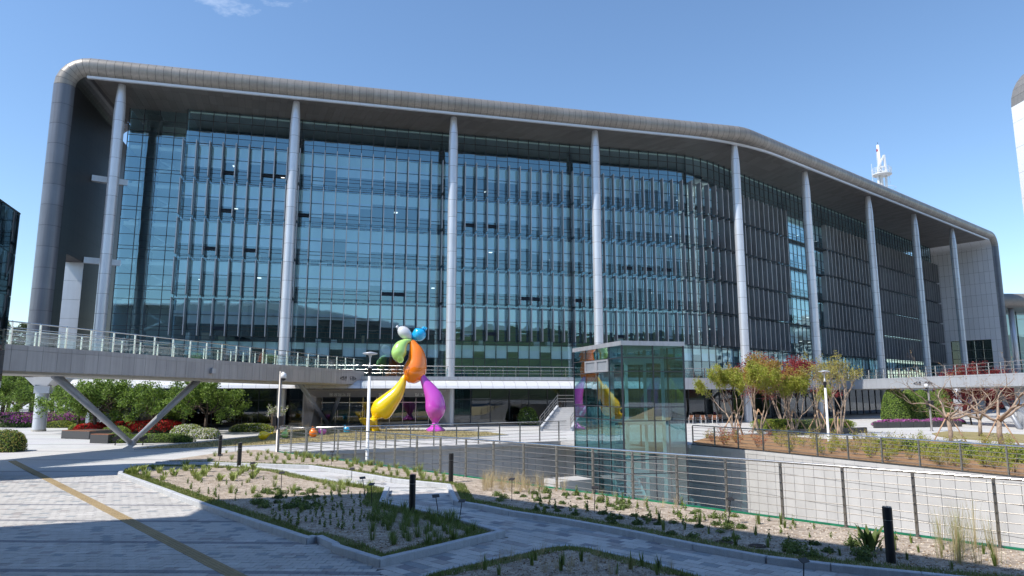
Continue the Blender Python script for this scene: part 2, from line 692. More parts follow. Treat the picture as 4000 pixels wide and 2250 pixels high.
# dark backing just inside the joints, roof top and the flat inner faces of the legs
mb = MB()
for i in range(len(us) - 1):
    a, b = us[i], us[i + 1]
    rr = NR - 0.03
    for k in range(NSEG):
        g0, g1 = math.pi / 2 - math.pi * k / NSEG, math.pi / 2 - math.pi * (k + 1) / NSEG
        q = [shell_pt(u, rr * math.sin(g), rr * math.cos(g)) for u, g in ((a, g0), (a, g1), (b, g1), (b, g0))]
        mb.add(q, [(0, 1, 2, 3)])
mb.build('joint_backing', M_DARKJ, roof)
mb = MB()
tsr = NP.ts(T_L + FR, T_R - FR)
sweep(mb, NP, tsr, -24.0, -1.2, ZS + 0.12, ZS + 2 * NR - 0.01)
mb.build('roof_deck', M_NOSE, roof)
# soffit: rows of metal panels with open joints, following the bend
nm = int((T_R - T_L - 2 * NR) / 0.66)
items = []
fr = [0.0, 0.16, 0.36, 0.56, 0.78, 1.0]
SOFI = Path(-9.3, (0, -9.3), (80, -9.3), 20.0)
def sof(t, f):
    a = NP.at(t, 0.0)[0]
    if t <= NP.t1: t2 = SOFI.t1 - (NP.t1 - t) * (SOFI.t1 + 33.0) / (NP.t1 + 33.0)
    elif t <= NP.t2: t2 = lerp(SOFI.t1, SOFI.t2, (t - NP.t1) / (NP.t2 - NP.t1))
    else: t2 = SOFI.t2 + (t - NP.t2) * (SOFI.tend - SOFI.t2) / (NP.tend - NP.t2)
    return a.lerp(SOFI.at(t2)[0], f)
for i in range(nm):
    t0 = T_L + FR - 0.4 + i * (T_R - T_L - 2 * FR + 0.8) / nm + 0.008
    t1 = T_L + FR - 0.4 + (i + 1) * (T_R - T_L - 2 * FR + 0.8) / nm - 0.008
    for k in range(5):
        f0, f1 = fr[k] + 0.001, fr[k + 1] - 0.001
        q = [sof(t0, f0), sof(t1, f0), sof(t1, f1), sof(t0, f1)]
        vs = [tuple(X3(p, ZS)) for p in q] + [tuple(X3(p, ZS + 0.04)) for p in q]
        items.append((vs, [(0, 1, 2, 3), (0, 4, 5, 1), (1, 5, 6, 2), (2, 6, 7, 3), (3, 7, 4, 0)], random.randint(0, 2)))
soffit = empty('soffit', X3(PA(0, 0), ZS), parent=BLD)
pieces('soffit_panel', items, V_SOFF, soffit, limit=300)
mb = MB()
sweep(mb, SOFI, SOFI.ts(T_L + 1.0, SOFI.tend), 0.0, 10.4, ZS + 0.05, ZS + 0.11)
mb.build('soffit_backing', M_DARKJ, soffit)
# curved lining of the two upper corners
for (ua, ub) in ((U1, U2), (U3, U4)):
    items = []
    for i in range(6):
        a, b = lerp(ua, ub, i / 6), lerp(ua, ub, (i + 1) / 6)
        for k in range(8):
            f0, f1 = -0.02 - k * 1.6, -0.02 - (k + 1) * 1.6 + 0.016
            vs = [tuple(shell_pt(u, -NR, f)) for u, f in ((a + 0.004, f0), (b - 0.004, f0), (b - 0.004, f1), (a + 0.004, f1))]
            items.append((vs, [(0, 1, 2, 3)], 0))
            vs = [tuple(shell_pt(u, NR, f - 1.2)) for u, f in ((a, f0), (b, f0), (b, f1 - 0.016), (a, f1 - 0.016))]
            items.append((vs, [(3, 2, 1, 0)], 1))
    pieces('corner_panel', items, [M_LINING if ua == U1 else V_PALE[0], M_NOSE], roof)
# gutter strip
items = []
k = 110
a0, a1 = T_L + 1.7, SPATH.tend + 0.2 - 1.6
for i in range(k):
    t0, t1 = lerp(a0, a1, i / k) + 0.006, lerp(a0, a1, (i + 1) / k) - 0.006
    m_ = sweep(MB(), SPATH, [t0, t1], -0.13, 0.13, ZS - 0.22, ZS - 0.003)
    items.append((m_.v, m_.f, 0))
gut = empty('gutter_strip', X3(PA(0, 1.25), ZS), parent=BLD)
pieces('strip_segment', items, [M_STRIP], gut)

# ---- left leg: inner lining with a tall opening, outer face
wl_ = empty('end_wall', X3(PA(T_L, 0), 0), parent=BLD)
tag(wl_, 'dark left end wall with a tall opening')
s0, s1 = -35.38, -33.75
NB_ = -26.0
mb = MB()
# wall boxes around the opening n -4.7..-0.5, z 4.6..15
def wallbox(mb, n0, n1, z0, z1, mi=0):
    q = [PA(s0, n0), PA(s1, n0), PA(s1, n1), PA(s0, n1)]
    mb.prism([(p.x, p.y) for p in q], z0, z1, mi)
wallbox(mb, -0.5, 1.19, 4.4, U1)
wallbox(mb, NB_, -4.72, 4.4, U1)
wallbox(mb, -4.72, -0.5, 15.1, U1)
wallbox(mb, -4.72, -0.5, 4.4, 4.7)
mb.build('wall_core', M_DARKJ, wl_)
items = []
for side, s_, sg in ((0, s1 + 0.02, 1), (1, s0 - 0.02, -1)):
    zs_ = [4.42 + i * 1.84 for i in range(15)]
    ns_ = [1.18, 0.34, -0.5] + [-0.5 - 1.055 * i for i in range(1, 5)] + [-4.72 - 0.94 * i for i in range(1, 23)]
    for i in range(len(ns_) - 1):
        for j in range(len(zs_) - 1):
            za, zb = zs_[j], min(zs_[j + 1], U1 + 0.1)
            na_, nb_ = ns_[i], ns_[i + 1]
            if -4.73 < nb_ and na_ < -0.49:
                if zb < 15.2: continue
                if za < 15.1 < zb: za = 15.1
            q = [PA(s_, na_ - 0.008), PA(s_, nb_ + 0.008)]
            vs = [tuple(X3(q[0], za + 0.008)), tuple(X3(q[1], za + 0.008)), tuple(X3(q[1], zb - 0.008)), tuple(X3(q[0], zb - 0.008))]
            items.append((vs, [(0, 1, 2, 3) if sg > 0 else (3, 2, 1, 0)], 0))
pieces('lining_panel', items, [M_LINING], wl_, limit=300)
pp = G(151, 1684)
pier = empty('pier', X3(V2(pp.x, pp.y), 0), parent=BLD)
items = []
for k in range(3):
    m_ = MB().lathe([(0.50, k * 1.05 + .008), (0.49, (k + 1) * 1.05 - .008)], (pp.x, pp.y, -0.02), 22, cap=False)
    items.append((m_.v, m_.f, 0))
pieces('cladding_ring', items, [M_ALU2], pier, smooth=True)
MB().lathe([(0.53, 0), (0.53, 0.16)], (pp.x, pp.y, -0.02), 22).build('base', M_CONC, pier)
m_ = MB()
m_.box((pp.x + .12, pp.y, 3.1), 1.15, 1.1, 0.62, (0.97, 0.24), 0)
m_.build('pier_head', M_ALU2, pier)
q0 = [(-0.45, -0.55), (0.70, -0.55), (0.70, 0.55), (-0.45, 0.55)]
q1 = [(-0.75, -1.3), (1.75, -1.3), (1.75, 1.3), (-0.75, 1.3)]
m_ = MB().add([(pp.x + x, pp.y + y, 3.722) for x, y in q0] + [(pp.x + x, pp.y + y, 4.43) for x, y in q1], BOXF)
m_.build('flare', M_ALU2, pier)
# bright reveal of the opening (far jamb), one panel per course
items = []
for j in range(6):
    za, zb = 4.6 + j * 1.75, 4.6 + (j + 1) * 1.75 - 0.02
    q = [PA(s0 - 0.01, -4.70), PA(s1 + 0.01, -4.70), PA(s1 + 0.01, -4.62), PA(s0 - 0.01, -4.62)]
    m_ = MB().prism([(p.x, p.y) for p in q], za, zb)
    items.append((m_.v, m_.f, 0))
pieces('jamb_panel', items, [M_ALU2], wl_)
mb = MB()
for z in (15.3, 23.2):
    a, b = PA(s1, -4.6), PA(-30.9, -5.6)
    mb.bar(X3(a, z), X3(b, z), 0.5, 0.55)
mb.build('tie_beam', M_ALU2, wl_)

# ---- right leg
T_RI = T_R - NR - 0.02
wr = empty('end_wall', X3(NP.at(T_R, 0)[0], 0), parent=BLD)
tag(wr, 'pale right end wall')
mb = MB()
tr0, tr1 = T_RI + 0.03, T_R + NR - 0.01
for (n0, n1, z0, z1) in ((-1.6, 0.0, 0, U1), (-13.0, -8.6, 0, U1), (-8.6, -1.6, 12.6, U1), (-8.6, -1.6, 0, 4.4)):
    q = [NP.at(tr0, n0)[0], NP.at(tr1, n0)[0], NP.at(tr1, n1)[0], NP.at(tr0, n1)[0]]
    mb.prism([(p.x, p.y) for p in q], z0, z1)
mb.build('wall_core', M_DARKJ, wr)
items = []
for i in range(13):
    for j in range(14):
        na_, nb_ = -0.0 - i * 0.82, -0.0 - (i + 1) * 0.82
        za, zb = 2.0 + j * 2.1, 2.0 + (j + 1) * 2.1
        if na_ <= -1.6 and nb_ >= -8.3 and za < 12.6:
            if zb <= 12.6: continue
            za = 12.6
        zb = min(zb, U1 + 0.15)
        q0, q1 = NP.at(T_RI, na_ - 0.012)[0], NP.at(T_RI, nb_ + 0.012)[0]
        vs = [tuple(X3(q0, za + 0.012)), tuple(X3(q1, za + 0.012)), tuple(X3(q1, zb - 0.012)), tuple(X3(q0, zb - 0.012))]
        items.append((vs, [(0, 1, 2, 3), (3, 2, 1, 0)][1:], random.randint(0, 2)))
pieces('lining_panel', items, V_PALE, wr, limit=300)
win = MB()
for k in range(5):
    a, b = -1.6 - k * 1.4, -1.6 - (k + 1) * 1.4
    for z0, z1 in ((4.4, 6.0), (6.0, 7.6), (7.6, 9.2), (9.2, 10.8), (10.8, 12.6)):
        q = [NP.at(T_RI + 0.3, a - 0.04)[0], NP.at(T_RI + 0.3, b + 0.04)[0]]
        win.add([X3(q[0], z0 + .04), X3(q[1], z0 + .04), X3(q[1], z1 - .04), X3(q[0], z1 - .04)], [(3, 2, 1, 0)])
wo = win.build('window', M_GLASSK, wr)
mb = MB()
for k in range(6):
    p = NP.at(T_RI + 0.3, -1.6 - k * 1.4)[0]
    mb.box(X3(p, 4.4), 0.08, 0.08, 8.2)
for z in (6.0, 7.6, 9.2, 10.8):
    mb.bar(X3(NP.at(T_RI + 0.28, -1.6)[0], z), X3(NP.at(T_RI + 0.28, -8.6)[0], z), 0.1, 0.09)
mb.build('frame', M_STEEL, wo)

# ---- columns
COLS = [PA(s, 0) for s in (-30.46, -15.3, 0.0, 15.26)] + [PB(0, 0)] + [PB(s, 0) for s in (15.43, 33.0, 48.8, 64.5)]
for ci, cp_ in enumerate(COLS):
    c = empty('column', X3(cp_, 0), parent=BLD)
    items = []
    nr = 17
    zz = [0.0] + [4.62 + (ZS - 4.62) * k / 15 for k in range(16)]
    CR = 0.47 if ci < 5 else 0.50
    def crad(z):
        if z > 28.2: return CR * (1 - 0.36 * ((z - 28.2) / (ZS - 28.2)) ** 1.4)
        if z < 8: return CR * (0.90 + 0.10 * max(0, z - 4) / 4)
        return CR
    for k in range(len(zz) - 1):
        a, b = zz[k] + 0.012, zz[k + 1] - 0.012
        m_ = MB().lathe([(crad(a), a), (crad((a + b) / 2), (a + b) / 2), (crad(b), b)], X3(cp_, 0), 28, cap=False)
        items.append((m_.v, m_.f, random.randint(0, 2)))
    pieces('cladding_ring', items, V_ALU2, c, smooth=True)
    MB().lathe([(CR * 0.62, 0), (CR * 0.62, ZS)], X3(cp_, 0), 12).build('core', M_DARKJ, c)
    m_ = MB()
    for k in range(1, len(zz) - 1):
        m_.lathe([(CR * 0.62, zz[k] - 0.02), (crad(zz[k]) - 0.008, zz[k] - 0.02), (crad(zz[k]) - 0.008, zz[k] + 0.02), (CR * 0.62, zz[k] + 0.02)], X3(cp_, 0), 24, cap=False)
    m_.build('joint_ring', M_DARKJ, c)

# ---- curtain wall
ZROW = [30.78, 29.73, 28.6, 28.1]
for T in (27.35, 23.5, 19.65, 15.8, 11.95):
    ZROW += [T, T - 1.48, T - 2.6, T - 2.95]
ZROW += [8.1, 6.6, 4.66]
MOD = 1.2
T0 = -25.76
GEND = GP.tend - 0.4
nmod = int((GEND - T0) / MOD)
cw = empty('curtain_wall', X3(PA(0, -4.2), 0), parent=BLD)
random.seed(3)
panes = []
OPEN = set()
def pane(path, t0, t1, z0, z1, n=0.0, tilt=0.0014):
    j = lambda: random.uniform(-tilt, tilt)
    a, b = path.at(t0, n)[0], path.at(t1, n)[0]
    nn = path.at((t0 + t1) / 2)[2]
    k = random.uniform(-tilt, tilt); k2 = random.uniform(-tilt, tilt)
    o = [k, -k, k2, -k2]
    fr_ = []
    bk = []
    for p, z, q in ((a, z0, o[0] + j() * .4), (b, z0, o[1] + j() * .4), (b, z1, o[2] + j() * .4), (a, z1, o[3] + j() * .4)):
        fr_.append((p.x + nn.x * q, p.y + nn.y * q, z))
        bk.append((p.x - nn.x * 0.024, p.y - nn.y * 0.024, z))
    return (fr_ + bk, [(0, 1, 2, 3), (7, 6, 5, 4)], 0)
random.seed(5)
for i in range(nmod):
    t0, t1 = T0 + i * MOD, T0 + (i + 1) * MOD
    for r in range(len(ZROW) - 1):
        zt, zb = ZROW[r], ZROW[r + 1]
        narrow = 0.3 < zt - zb < 0.4
        if narrow and random.random() < 0.075 and i < 66:
            OPEN.add((i, r)); continue
        panes.append(pane(GP, t0 + 0.03, t1 - 0.03, zb + 0.025, zt - 0.025))
# recessed stair bay at the left end
SB = [-31.25, -29.9, -28.5, -27.1, -25.9]
LP = Path(-5.35, (8, -5.2), (80, -8.6), 16.0)
for i in range(4):
    for r in range(len(ZROW) - 1):
        panes.append(pane(LP, SB[i] + 0.03, SB[i + 1] - 0.03, ZROW[r + 1] + 0.025, ZROW[r] - 0.025))
pieces('glass_pane', panes, [M_GLASS], cw, limit=300)
# side return of the stair bay
mb = MB()
for z0, z1 in zip(ZROW[1:], ZROW[:-1]):
    a, b = PA(-31.28, -5.4), PA(-31.28, -15.0)
    mb.add([X3(b, z0 + .03), X3(a, z0 + .03), X3(a, z1 - .03), X3(b, z1 - .03)], [(0, 1, 2, 3)])
mb.build('side_glazing', M_GLASS, cw)
mb = MB()
a, b = PA(-25.79, -4.25), PA(-25.79, -5.3)
for z0, z1 in zip(ZROW[1:], ZROW[:-1]):
    mb.add([X3(b, z0 + .03), X3(a, z0 + .03), X3(a, z1 - .03), X3(b, z1 - .03)], [(0, 1, 2, 3)])
mb.build('step_glazing', M_GLASS, cw)
items = []
for i in range(nmod + 1):
    p, d, n = GP.at(T0 + i * MOD, -0.03)
    items.append(boxitem(X3(p, 4.63), 0.055, 0.14, ZS - 4.63, (d.x, d.y), 0))
for s in SB:
    p, d, n = LP.at(s, -0.03)
    items.append(boxitem(X3(p, 4.63), 0.055, 0.14, ZS - 4.63, (d.x, d.y), 0))
pieces('mullion', items, [M_MULL], cw)
items = []
for z in ZROW[1:]:
    m_ = sweep(MB(), GP, GP.ts(T0, T0 + nmod * MOD), -0.11, 0.02, z - 0.019, z + 0.019)
    items.append((m_.v, m_.f, 0))
    m_ = sweep(MB(), LP, [SB[0], SB[-1]], -0.11, 0.025, z - 0.024, z + 0.024)
    items.append((m_.v, m_.f, 0))
pieces('transom', items, [M_MULL], cw)
# opened hopper windows, hinged at the top
items = []
for (i, r) in OPEN:
    t0, t1 = T0 + i * MOD + 0.04, T0 + (i + 1) * MOD - 0.04
    zt, zb = ZROW[r], ZROW[r + 1]
    a, b = GP.at(t0, 0.03)[0], GP.at(t1, 0.03)[0]
    c, d = GP.at(t1, 0.26)[0], GP.at(t0, 0.26)[0]
    m_ = MB()
    for k0, k1 in ((0, 0.0), ):
        vs = [X3(a, zt), X3(b, zt), X3(c, zb + 0.06), X3(d, zb + 0.06)]
        vs2 = [v - Vector((0, 0, 0.04)) for v in vs]
        m_.add(vs + vs2, [(0, 3, 2, 1), (4, 5, 6, 7), (0, 1, 5, 4), (1, 2, 6, 5), (2, 3, 7, 6), (3, 0, 4, 7)])
    items.append((m_.v, m_.f, 0))
pieces('open_window', items, [M_MULL], cw)

# ---- interiors
inn = empty('interior', X3(PA(0, -8), 0), parent=BLD)
tsi = GP.ts(T0 + 0.2, T0 + nmod * MOD - 0.2)
for T in (31.6, 27.35, 23.5, 19.65, 15.8, 11.95, 8.1):
    top = T if T < 31 else 30.75
    mb = MB()
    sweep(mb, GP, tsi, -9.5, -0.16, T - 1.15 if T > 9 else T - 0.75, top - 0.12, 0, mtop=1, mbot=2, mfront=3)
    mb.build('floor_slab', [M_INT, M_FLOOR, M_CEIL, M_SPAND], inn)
mb = MB()
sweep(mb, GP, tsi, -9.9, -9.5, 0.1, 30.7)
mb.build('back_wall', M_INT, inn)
random.seed(21)
bl = []
for i in range(nmod):
    t0, t1 = T0 + i * MOD + 0.05, T0 + (i + 1) * MOD - 0.05
    for T in (27.35, 23.5, 19.65, 15.8, 11.95):
        f = math.sin(i * 0.37 + T) + random.uniform(-0.6, 0.6)
        ln = 1.18 if f > -0.5 else (0.55 if f > -1.0 else 0.0)
        if random.random() < 0.10: ln = random.choice((1.75, 2.3, 0.8))
        if ln > 0:
            m_ = sweep(MB(), GP, [t0, t1], -0.15, -0.13, T - 1.15 - ln, T - 1.151)
            bl.append((m_.v, m_.f, 0))
    m_ = sweep(MB(), GP, [t0, t1], -0.15, -0.13, 6.65, 7.5)
    if i % 3: bl.append((m_.v, m_.f, 0))
pieces('roller_blind', bl, [M_BLIND], inn, limit=300)
lam, dk = [], []
for T in (27.35, 23.5, 19.65, 15.8, 11.95):
    for i in range(64):
        t = T0 + 1.0 + i * 1.5
        for off in (-2.6, -5.2):
            if random.random() < 0.08:
                m_ = sweep(MB(), GP, [t, t + 0.35], off - 0.45, off + 0.0, T - 1.19, T - 1.155)
                lam.append((m_.v, m_.f, 0))
        if random.random() < 0.5:
            w_ = random.uniform(0.25, 0.8); h_ = random.uniform(0.2, 0.95)
            m_ = sweep(MB(), GP, [t, t + w_], -1.1 - random.random(), -0.8, T - 3.97, T - 3.97 + h_)
            dk.append((m_.v, m_.f, random.randint(0, 2)))
pieces('ceiling_light', lam, [M_LAMP], inn, limit=300)
pieces('office_clutter', dk, [M_BLIND, M_INT, mat('box card', (0.4, 0.33, 0.24), 0.8)], inn, limit=300)
mb = MB()
for s_a, s_b, n_a, n_b in ((-31.16, -31.06, -14.9, -5.55), (-25.72, -25.62, -9.9, -4.5), (-31.0, -25.7, -15.0, -14.8)):
    q = [PA(s_a, n_a), PA(s_b, n_a), PA(s_b, n_b), PA(s_a, n_b)]
    mb.prism([(p.x, p.y) for p in q], 0.2, 30.6)
mb.build('partition', mat('stair wall', (0.30, 0.42, 0.52), 0.8), inn)
# dark stair core behind the recessed bay
mb = MB()
q = [PA(-31.0, -9.5), PA(-26.0, -9.5), PA(-26.0, -9.2), PA(-31.0, -9.2)]
mb.prism([(p.x, p.y) for p in q], 0.2, 30.6)
for k, T in enumerate((27.35, 23.5, 19.65, 15.8, 11.95, 8.1)):
    q = [PA(-31.1, -9.2), PA(-26.0, -9.2), PA(-26.0, -5.8), PA(-31.1, -5.8)]
    mb.prism([(p.x, p.y) for p in q], T - 0.5, T - 0.15)
    mb.bar(X3(PA(-30.6, -7.2), T - 0.2), X3(PA(-27.0, -7.2), T - 2.1), 1.1, 0.18)
    mb.bar(X3(PA(-27.0, -6.3), T - 2.1), X3(PA(-30.6, -6.3), T - 4.0), 1.1, 0.18)
mb.build('stair_core', M_SPAND, inn)
mb = MB()
q = [PA(-29.7, -6.6), PA(-28.5, -6.6), PA(-28.5, -5.6), PA(-29.7, -5.6)]
mb.prism([(p.x, p.y) for p in q], 4.7, 30.4)
mb.build('dark_riser', M_DARKJ, inn)

# ---- vertical fins, five rows
fn = empty('sun_fins', X3(PA(0, -3.4), 0), parent=BLD)
items, rails = [], []
for row, T in enumerate((27.35, 23.5, 19.65, 15.8, 11.95)):
    zt, zb = T - 0.02, T - 3.55
    for i in range(0, nmod + 1):
        t = T0 + i * MOD
        p, d, n = GP.at(t, 0.72)
        q = proj(X3(p, T - 2))
        if q and 3078 < q[0] < 3215: continue
        vs, fs, mm = [], [], []
        m_ = MB()
        m_.box(X3(GP.at(t, 0.70)[0], zb), 0.06, 0.66, zt - zb, (d.x, d.y), random.choice((0, 3, 4)))
        m_.box(X3(GP.at(t, 1.055)[0], zb), 0.075, 0.05, zt - zb, (d.x, d.y), 1)
        for z in (zt - 0.15, zb + 0.1):
            m_.box(X3(GP.at(t, 0.19)[0], z), 0.03, 0.4, 0.06, (d.x, d.y), 2)
        items.append((m_.v, m_.f, m_.m))
    m_ = sweep(MB(), GP, GP.ts(GP.t2 - 3, T0 + nmod * MOD), 0.08, 0.62, zb - 0.13, zb - 0.10)
    rails.append((m_.v, m_.f, 0))
    for z in (zt - 0.06, zb + 0.05):
        m_ = sweep(MB(), GP, GP.ts(T0, T0 + nmod * MOD), 0.34, 0.38, z - 0.015, z + 0.015)
        rails.append((m_.v, m_.f, 0))
pieces('fin', items, [M_FIN, M_FINEDGE, M_MULL, V_FIN[1], V_FIN[2]], fn, limit=300)
pieces('fin_rail', rails, [M_MULL], fn)

# ---- terrace deck, canopy, balustrade
ter = empty('terrace', X3(PA(0, 0), 4.3), parent=BLD)
tst = TP.ts(-32.5, TP.tend - 2)
mb = MB()
sweep(mb, TP, tst, -7.0, -0.02, 3.62, 4.60, 0, mtop=1)
mb.build('terrace_slab', [M_CONC, M_GRAN], ter)
fas = []
k = 104
for i in range(k):
    t0, t1 = lerp(-32.5, TP.tend - 2, i / k), lerp(-32.5, TP.tend - 2, (i + 1) / k)
    zlow = 4.27 if t0 < 19 else 3.5
    m_ = sweep(MB(), TP, [t0 + 0.008, t1 - 0.008], 0.0, 0.04, 4.30 if t0 < 19 else 4.0, 4.62)
    fas.append((m_.v, m_.f, 0))
    if t0 >= 19:
        m_ = sweep(MB(), TP, [t0 + 0.008, t1 - 0.008], 0.0, 0.04, 3.45, 3.985)
        fas.append((m_.v, m_.f, 0))
pieces('fascia_panel', fas, [M_ALU], ter)
can = []
prof = [(0.02, 4.24), (0.55, 4.20), (1.0, 4.02), (1.28, 3.76), (1.38, 3.52)]
k = 46
for i in range(k):
    t0, t1 = lerp(-31.5, 19, i / k), lerp(-31.5, 19, (i + 1) / k)
    vs = []
    for t in (t0 + 0.01, t1 - 0.01):
        for o_, z in prof:
            vs.append(tuple(X3(TP.at(t, o_)[0], z)))
        vs.append(tuple(X3(TP.at(t, 0.0)[0], 3.5)))
    m = len(prof) + 1
    fs = [(j + 1, j, m + j, m + j + 1)[::-1] for j in range(m - 1)]
    can.append((vs, fs, 0))
pieces('canopy_panel', can, [M_WHITEB], ter, smooth=False)
RL = Path(0.35, (0, 0.35), (80, 0.35), 25.0)
posts, gl_ = [], []
tr_ = [-32 + 1.28 * i for i in range(int((RL.tend + 30) / 1.28))]
for t in tr_:
    p, d, n = RL.at(t)
    if min((p - c).length for c in COLS) < 0.75: continue
    posts.append(boxitem(X3(p, 4.6), 0.05, 0.08, 1.0, (d.x, d.y)))
    p2, d2, _ = RL.at(t + 1.2)
    vs = [tuple(X3(RL.at(t + 0.07)[0], 4.72)), tuple(X3(p2, 4.72)), tuple(X3(p2, 5.35)), tuple(X3(RL.at(t + 0.07)[0], 5.35))]
    gl_.append((vs, [(0, 1, 2, 3)], 0))
bal = empty('balustrade', X3(PA(0, 0.35), 4.6), parent=ter)
pieces('baluster_post', posts, [M_STEEL], bal)
pieces('glass_panel', gl_, [M_GLASSR], bal)
mb = MB()
tt = RL.ts(-32, RL.tend - 2)
for z, r_ in ((5.62, 0.035), (5.25, 0.016), (4.95, 0.016)):
    mb.tube([X3(RL.at(t)[0], z) for t in tt], r_, 8)
mb.build('handrail', M_STEEL, bal, smooth=True)

# ---- ground floor: dark glazing behind the columns, entrance portal
gf = empty('ground_floor', X3(PA(0, -2.6), 0), parent=BLD)
GF = Path(-2.6, (6, -3.0), (80, -3.6), 16.0)
items, mul = [], []
t = -31.5
while t < GF.tend - 24:
    if not (-13.6 < t < -0.2):
        for z0, z1 in ((0.05, 2.45), (2.45, 3.6)):
            items.append(pane(GF, t + 0.03, t + 1.97, z0 + 0.02, z1 - 0.02))
    p, d, n = GF.at(t)
    mul.append(boxitem(X3(p, 0), 0.07, 0.16, 3.62, (d.x, d.y)))
    t += 2.0
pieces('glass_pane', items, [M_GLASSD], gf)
pieces('mullion', mul, [M_MULL], gf)
mb = MB()
sweep(mb, GF, GF.ts(-31.5, GF.tend - 24), -0.1, 0.03, 2.41, 2.48)
sweep(mb, GF, GF.ts(-31.5, GF.tend - 24), -0.1, 0.03, 0.0, 0.10)
mb.build('transom', M_MULL, gf)
mb = MB()
sweep(mb, GF, GF.ts(-31.5, GF.tend - 1), -8.0, -7.7, 0.02, 3.6)
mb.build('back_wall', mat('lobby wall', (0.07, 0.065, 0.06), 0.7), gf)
mb = MB()
sweep(mb, GF, GF.ts(-31.5, GF.tend - 1), -7.7, -0.1, 0.02, 0.06)
mb.build('lobby_floor', mat('lobby floor', (0.14, 0.13, 0.12), 0.3), gf)
mb = MB()
sweep(mb, GF, GF.ts(GF.tend - 24, GF.tend - 1), -0.3, 0.0, 0.0, 3.6)
mb.build('dark_wall', mat('dark cladding', (0.05, 0.052, 0.06), 0.5), gf)
# portal
por = empty('entrance_portal', X3(PA(-7, 0.6), 0), parent=BLD)
SA, SE = -13.4, -0.15
FN = 0.9
fo = [(SA, 3.45), (SE, 3.45), (SE, 0.0), (SA, 0.0)]
mb = MB()
def pq(s, n, z): return X3(PA(s, n), z)
B_ = -2.2
oi = [(SA + 1.15, 2.72), (SE - 1.15, 2.72), (SE - 0.75, 0.0), (SA + 0.75, 0.0)]
bi = [(SA + 1.5, 2.70), (SE - 1.5, 2.70), (SE - 1.5, 0.0), (SA + 1.5, 0.0)]
def band(o, i, no, ni, ks):
    for k in ks:
        a, b = o[k], o[(k + 1) % 4]
        c, d = i[(k + 1) % 4], i[k]
        mb.add([pq(a[0], no, a[1]), pq(b[0], no, b[1]), pq(c[0], ni, c[1]), pq(d[0], ni, d[1])], [(0, 1, 2, 3)[::-1]])
fi = [(SA + 0.12, 3.30), (SE - 0.12, 3.30), (SE - 0.12, 0.0), (SA + 0.12, 0.0)]
band(fo, fi, FN, FN, (0, 1, 3))
band(fi, oi, FN, FN - 0.7, (0, 1, 3))
band(oi, bi, FN - 0.7, B_, (0, 1, 3))
# outer top and sides
mb.add([pq(SA, FN, 3.45), pq(SE, FN, 3.45), pq(SE, B_, 3.45), pq(SA, B_, 3.45)], [(0, 1, 2, 3)])
mb.add([pq(SA, FN, 0), pq(SA, FN, 3.45), pq(SA, B_, 3.45), pq(SA, B_, 0)], [(0, 1, 2, 3)])
mb.add([pq(SE, FN, 0), pq(SE, B_, 0), pq(SE, B_, 3.45), pq(SE, FN, 3.45)], [(0, 1, 2, 3)])
mb.build('portal_frame', mat('portal grey metal', (0.30, 0.29, 0.29), 0.45, 0.3, var=0.05), por)
items, mul = [], []
for k in range(9):
    s = SA + 1.6 + k * (SE - SA - 3.2) / 8
    mul.append(boxitem(pq(s, -2.1, 0), 0.06, 0.1, 2.7, (DA.x, DA.y)))
    if k < 8:
        s2 = s + (SE - SA - 3.2) / 8
        vs = [tuple(pq(s + .03, -2.12, 0.05)), tuple(pq(s2 - .03, -2.12, 0.05)), tuple(pq(s2 - .03, -2.12, 2.15)), tuple(pq(s + .03, -2.12, 2.15))]
        items.append((vs, [(0, 1, 2, 3)], 0))
pieces('door', items, [M_GLASSD], por)
pieces('door_frame', mul, [M_STEEL], por)
mb = MB()
mb.bar(pq(SA + 1.5, -2.08, 2.2), pq(SE - 1.5, -2.08, 2.2), 0.08, 0.1)
for k in range(8):
    s = SA + 1.6 + (k + 0.5 + (0.36 if k % 2 == 0 else -0.36)) * (SE - SA - 3.2) / 8
    mb.tube([pq(s, -2.02, 0.7), pq(s, -2.02, 1.5)], 0.025, 6)
mb.build('door_hardware', M_STEEL, por)


def text_part(name, body, size, mtl, parent, origin, dir2, nrm2, ext=0.015, align='CENTER'):
    """flat raised lettering standing on a vertical face"""
    c = bpy.data.curves.new(name, 'FONT')
    c.body = body
    c.size = size
    c.extrude = ext
    c.align_x = align
    o = bpy.data.objects.new(name, c)
    COL.objects.link(o)
    bpy.context.view_layer.update()
    me = bpy.data.meshes.new_from_object(o)
    bpy.data.objects.remove(o)
    me.materials.clear()
    me.materials.append(mtl)
    m = Matrix(((dir2.x, 0, nrm2.x), (dir2.y, 0, nrm2.y), (0, 1, 0)))
    for v in me.vertices:
        v.co = m @ v.co + Vector(origin) - wl(parent)
    ob = link_mesh(name, me, parent)
    return ob


M_LET = mat('white letter', (0.75, 0.75, 0.74), 0.4)
M_LETD = mat('dark letter', (0.04, 0.04, 0.05), 0.5)
